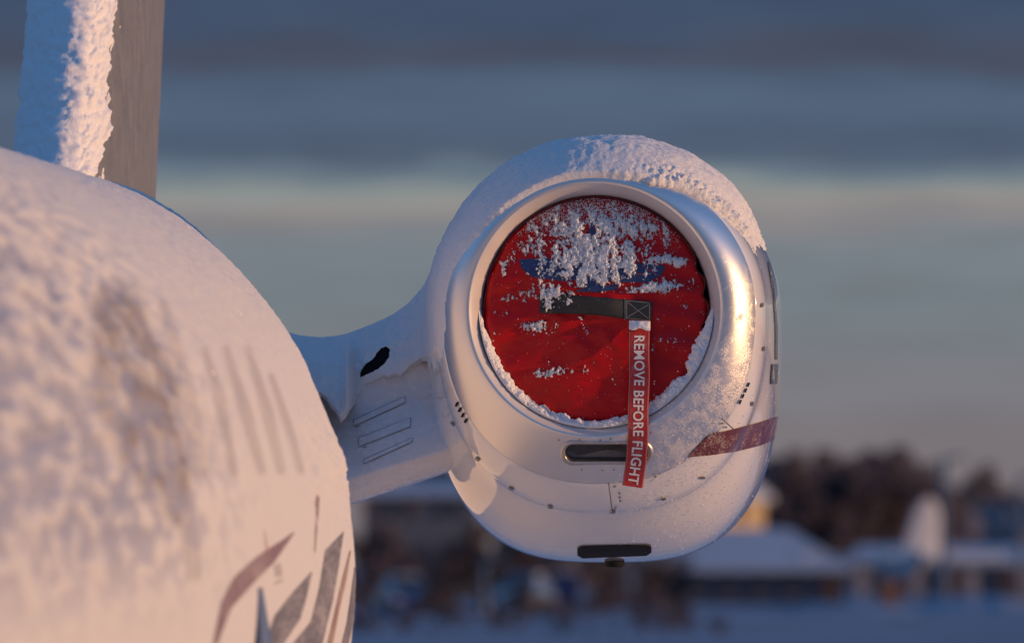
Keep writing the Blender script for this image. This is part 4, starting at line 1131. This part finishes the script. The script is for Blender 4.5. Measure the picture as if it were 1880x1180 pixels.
# another small aircraft parked on the far side: tail in view
Y = 470.; x0 = wx(1690, Y); zb = gz(x0, Y)
pl = empty('parked_airplane', x0, Y, zb, math.radians(10))
tag(pl, 'small snow-covered airplane parked far off with its tail fin up', 'airplane')
MAT['plane_snow'] = simple('plane_snow', (.62, .64, .68), .6, var=.1, vscale=1)
zt = wz(914, Y) - zb; zm = wz(1010, Y) - zb
ring = np.linspace(0, 2 * math.pi, 20, endpoint=False)
P = np.array([[(r * .75 * math.cos(t), yy, zc + r * math.sin(t)) for t in ring] for yy, r, zc in ((-1.2, .03, zm - .1), (-1.0, .16, zm - .15), (0, .35, zm - .35), (2, .6, zm - .55), (4, .72, zm - .6), (6, .7, zm - .6), (7.4, .45, zm - .7), (8, .05, zm - .75))])
fb = grid_obj('fuselage', P, 'plane_snow', pl, wrap_v=True)
for s in (-1, 1):
    lathe('wheel', [(.0, -.0), (.2, .02), (.24, .1), (.24, .16), (.2, .24), (0, .26)], (s * .9, 4, 0.0), 'tyre', pl, 14)
    box('strut', s * .9 - .05, s * .9 + .05, 3.95, 4.05, .2, zm - .7, 'pole', pl)
fh = zt - zm + .2
xs_ = np.linspace(0, 1, 12); P = []
for u in np.linspace(0, 1, 14):
    hw_ = .92 * (1 - .5 * u) * math.sqrt(max(0.02, 1 - max(0, (u - .72) / .29) ** 2)); zc = zm - .2 + fh * u; xm = .35 * u
    P.append([(xm + hw_ * math.cos(t), .10 * (1 - .4 * u) * math.sin(t), zc) for t in ring])
grid_obj('tail_fin', np.array(P), 'plane_snow', pl, wrap_v=True)
box('tailplane', -1.7, 1.7, -.8, .1, zm - .25, zm - .14, 'plane_snow', pl)
box('wing', -4.5, 4.5, 3.2, 4.7, zm - .35, zm - .2, 'plane_snow', pl)

# lamp posts
def lamp_post(px, ytop, Y, rad, label):
    x = wx(px, Y); z = gz(x, Y); o = empty('lamp_post', x, Y, z); tag(o, label, 'lamp post', 'lamp posts on the far side')
    hgt = wz(ytop, Y) - z
    lathe('post', [(rad * 1.6, 0), (rad * 1.5, .3), (rad, .4), (rad * .7, hgt - .1), (0, hgt - .05)], (0, 0, 0), 'pole', o, 10)
    V, Fq = [], []; tube(V, Fq, (0, 0, hgt - .15), (.55, 0, hgt), rad * .6, rad * .45, 8); mesh_obj('arm', V, Fq, 'pole', o)
    box('lamp_head', .45, 1.05, -.12, .12, hgt - .06, hgt + .05, 'pole', o)
lamp_post(1733, 838, 455, .20, 'grey lamp post beside the parked airplane tail')
lamp_post(1874, 872, 455, .16, 'grey lamp post at the far end of the garage row')
lamp_post(1157, 1030, 430, .09, 'short pale lamp post standing in the brown thicket')
lamp_post(889, 1030, 420, .14, 'short pale lamp post on the snow between the two parked cars')

# parked cars, end on
def car(px, Y, rz, paint, label):
    x = wx(px, Y); z = gz(x, Y); o = empty('parked_car', x, Y, z, rz); tag(o, label, 'car')
    pr = [(-.86, .25), (-.90, .55), (-.86, .82), (-.78, .9), (-.62, 1.38), (-.5, 1.45), (.5, 1.45), (.62, 1.38), (.78, .9), (.86, .82), (.90, .55), (.86, .25)]
    P = []
    for yy, sx, top_ in ((-2.1, .80, .78), (-2.0, .95, .86), (-1.0, 1, .95), (-.3, 1, 1.42), (.2, 1, 1.45), (1.3, 1, 1.42), (1.9, .97, 1.0), (2.1, .88, .85)):
        P.append([(a * sx, yy, min(b, top_)) for a, b in pr])
    P = np.array(P); body = grid_obj('body', P, paint, o, wrap_v=True)
    for e_ in (0, -1):
        mesh_obj('bumper', P[e_], [tuple(range(len(pr)))], paint, o, smooth=False)
    mesh_obj('windscreen', [(-.66, -.98, .99), (.66, -.98, .99), (.5, -.36, 1.40), (-.5, -.36, 1.40)], [(0, 1, 2, 3)], 'glass_dark', o, smooth=False)
    for s in (-1, 1):
        box('headlight', s * .58 - .16, s * .58 + .16, -2.13, -2.05, .58, .72, 'light_lens', o)
        for yy in (-1.35, 1.35):
            V, Fq = [], []; tube(V, Fq, (s * .74, yy, .32), (s * .92, yy, .32), .32, .32, 16); Fq.append(tuple(range(16, 32))); mesh_obj('wheel', V, Fq, 'tyre', o)
    box('snow_cover', -.5, .5, -.25, 1.25, 1.452, 1.54, 'roof_snow', o)
car(745, 400, math.radians(8), 'blue_paint', 'dark blue parked car with snow on its roof')
car(962, 405, math.radians(-12), 'silver_paint', 'silver grey parked car with snow on its roof')
# site cabinets
def cabinet(px, ytop, Y, w, m, label):
    x = wx(px, Y); z = gz(x, Y); o = empty('utility_cabinet', x, Y, z); tag(o, label, 'cabinet'); hgt = wz(ytop, Y) - z
    box('body', -w, w, -.35, .35, 0, hgt - .1, m, o); box('lid', -w - .06, w + .06, -.42, .42, hgt - .1, hgt, 'roof_snow', o); box('door', -w * .8, w * .8, -.39, -.345, .15, hgt - .25, m, o)
cabinet(1633, 1020, 480, .38, 'orange', 'orange-brown cabinet before the garages near the airplane tail')
cabinet(1872, 1036, 480, .34, 'orange', 'orange-brown cabinet at the foot of the far lamp post')
cabinet(1036, 1046, 430, .5, 'blue_paint', 'bright blue cabinet beside the brown thicket')
# ploughed snow banks
def bank(px0, px1, ytop, Y, label, sd):
    n = 60; u = np.linspace(0, 1, n); v = np.linspace(-1, 1, 18)
    UU, VV = np.meshgrid(u, v, indexing='ij')
    X = wx(px0 + (px1 - px0) * UU, Y); Yw = Y + VV * 9
    zt = wz(ytop, Y); zb = gz(0, Y) - .3
    Z = zb + (zt - zb) * (1 - VV ** 2) * np.sin(np.clip(UU * 1.04 - .02, 0, 1) * math.pi) ** .35 * (1 + .25 * fbm(X * .5, Yw * .2, 0, 3, sd))
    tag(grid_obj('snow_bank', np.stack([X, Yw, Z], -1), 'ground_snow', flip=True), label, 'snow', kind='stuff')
bank(1400, 1700, 1106, 430, 'ploughed snow bank before the long building', 3)
bank(1640, 2000, 1098, 440, 'ploughed snow bank before the garage row', 4)
bank(1120, 1330, 1140, 350, 'low snow bank at the foot of the bushes', 6)

# ------------------------------------------------------------------ faces outward
seen = set()
for o in list(bpy.data.objects):
    if o.type != 'MESH' or o.data.name in seen: continue
    mn = o.data.materials[0].name if o.data.materials else ''
    base_n = o.name.split('.')[0]
    if mn in ('snow_fuselage', 'white_gloss_paint', 'polished_lip_metal', 'snow_fin', 'fin_grey', 'throat_paint', 'wood_mass', 'black_webbing', 'logo_blue', 'antenna_blue_grey', 'fin_edge_metal', 'white_frosted_paint') \
       or o == snow_p or base_n in ('air_inlet', 'bumper', 'snow_bank', 'post', 'drain_opening', 'tail_fin', 'body', 'drain_mast') and mn not in ('orange_cabinet',):
        if base_n == 'drain_mast': continue
        if base_n == 'body' and 'car' not in (o.parent.name if o.parent else ''): continue
        seen.add(o.data.name); o.data.flip_normals()
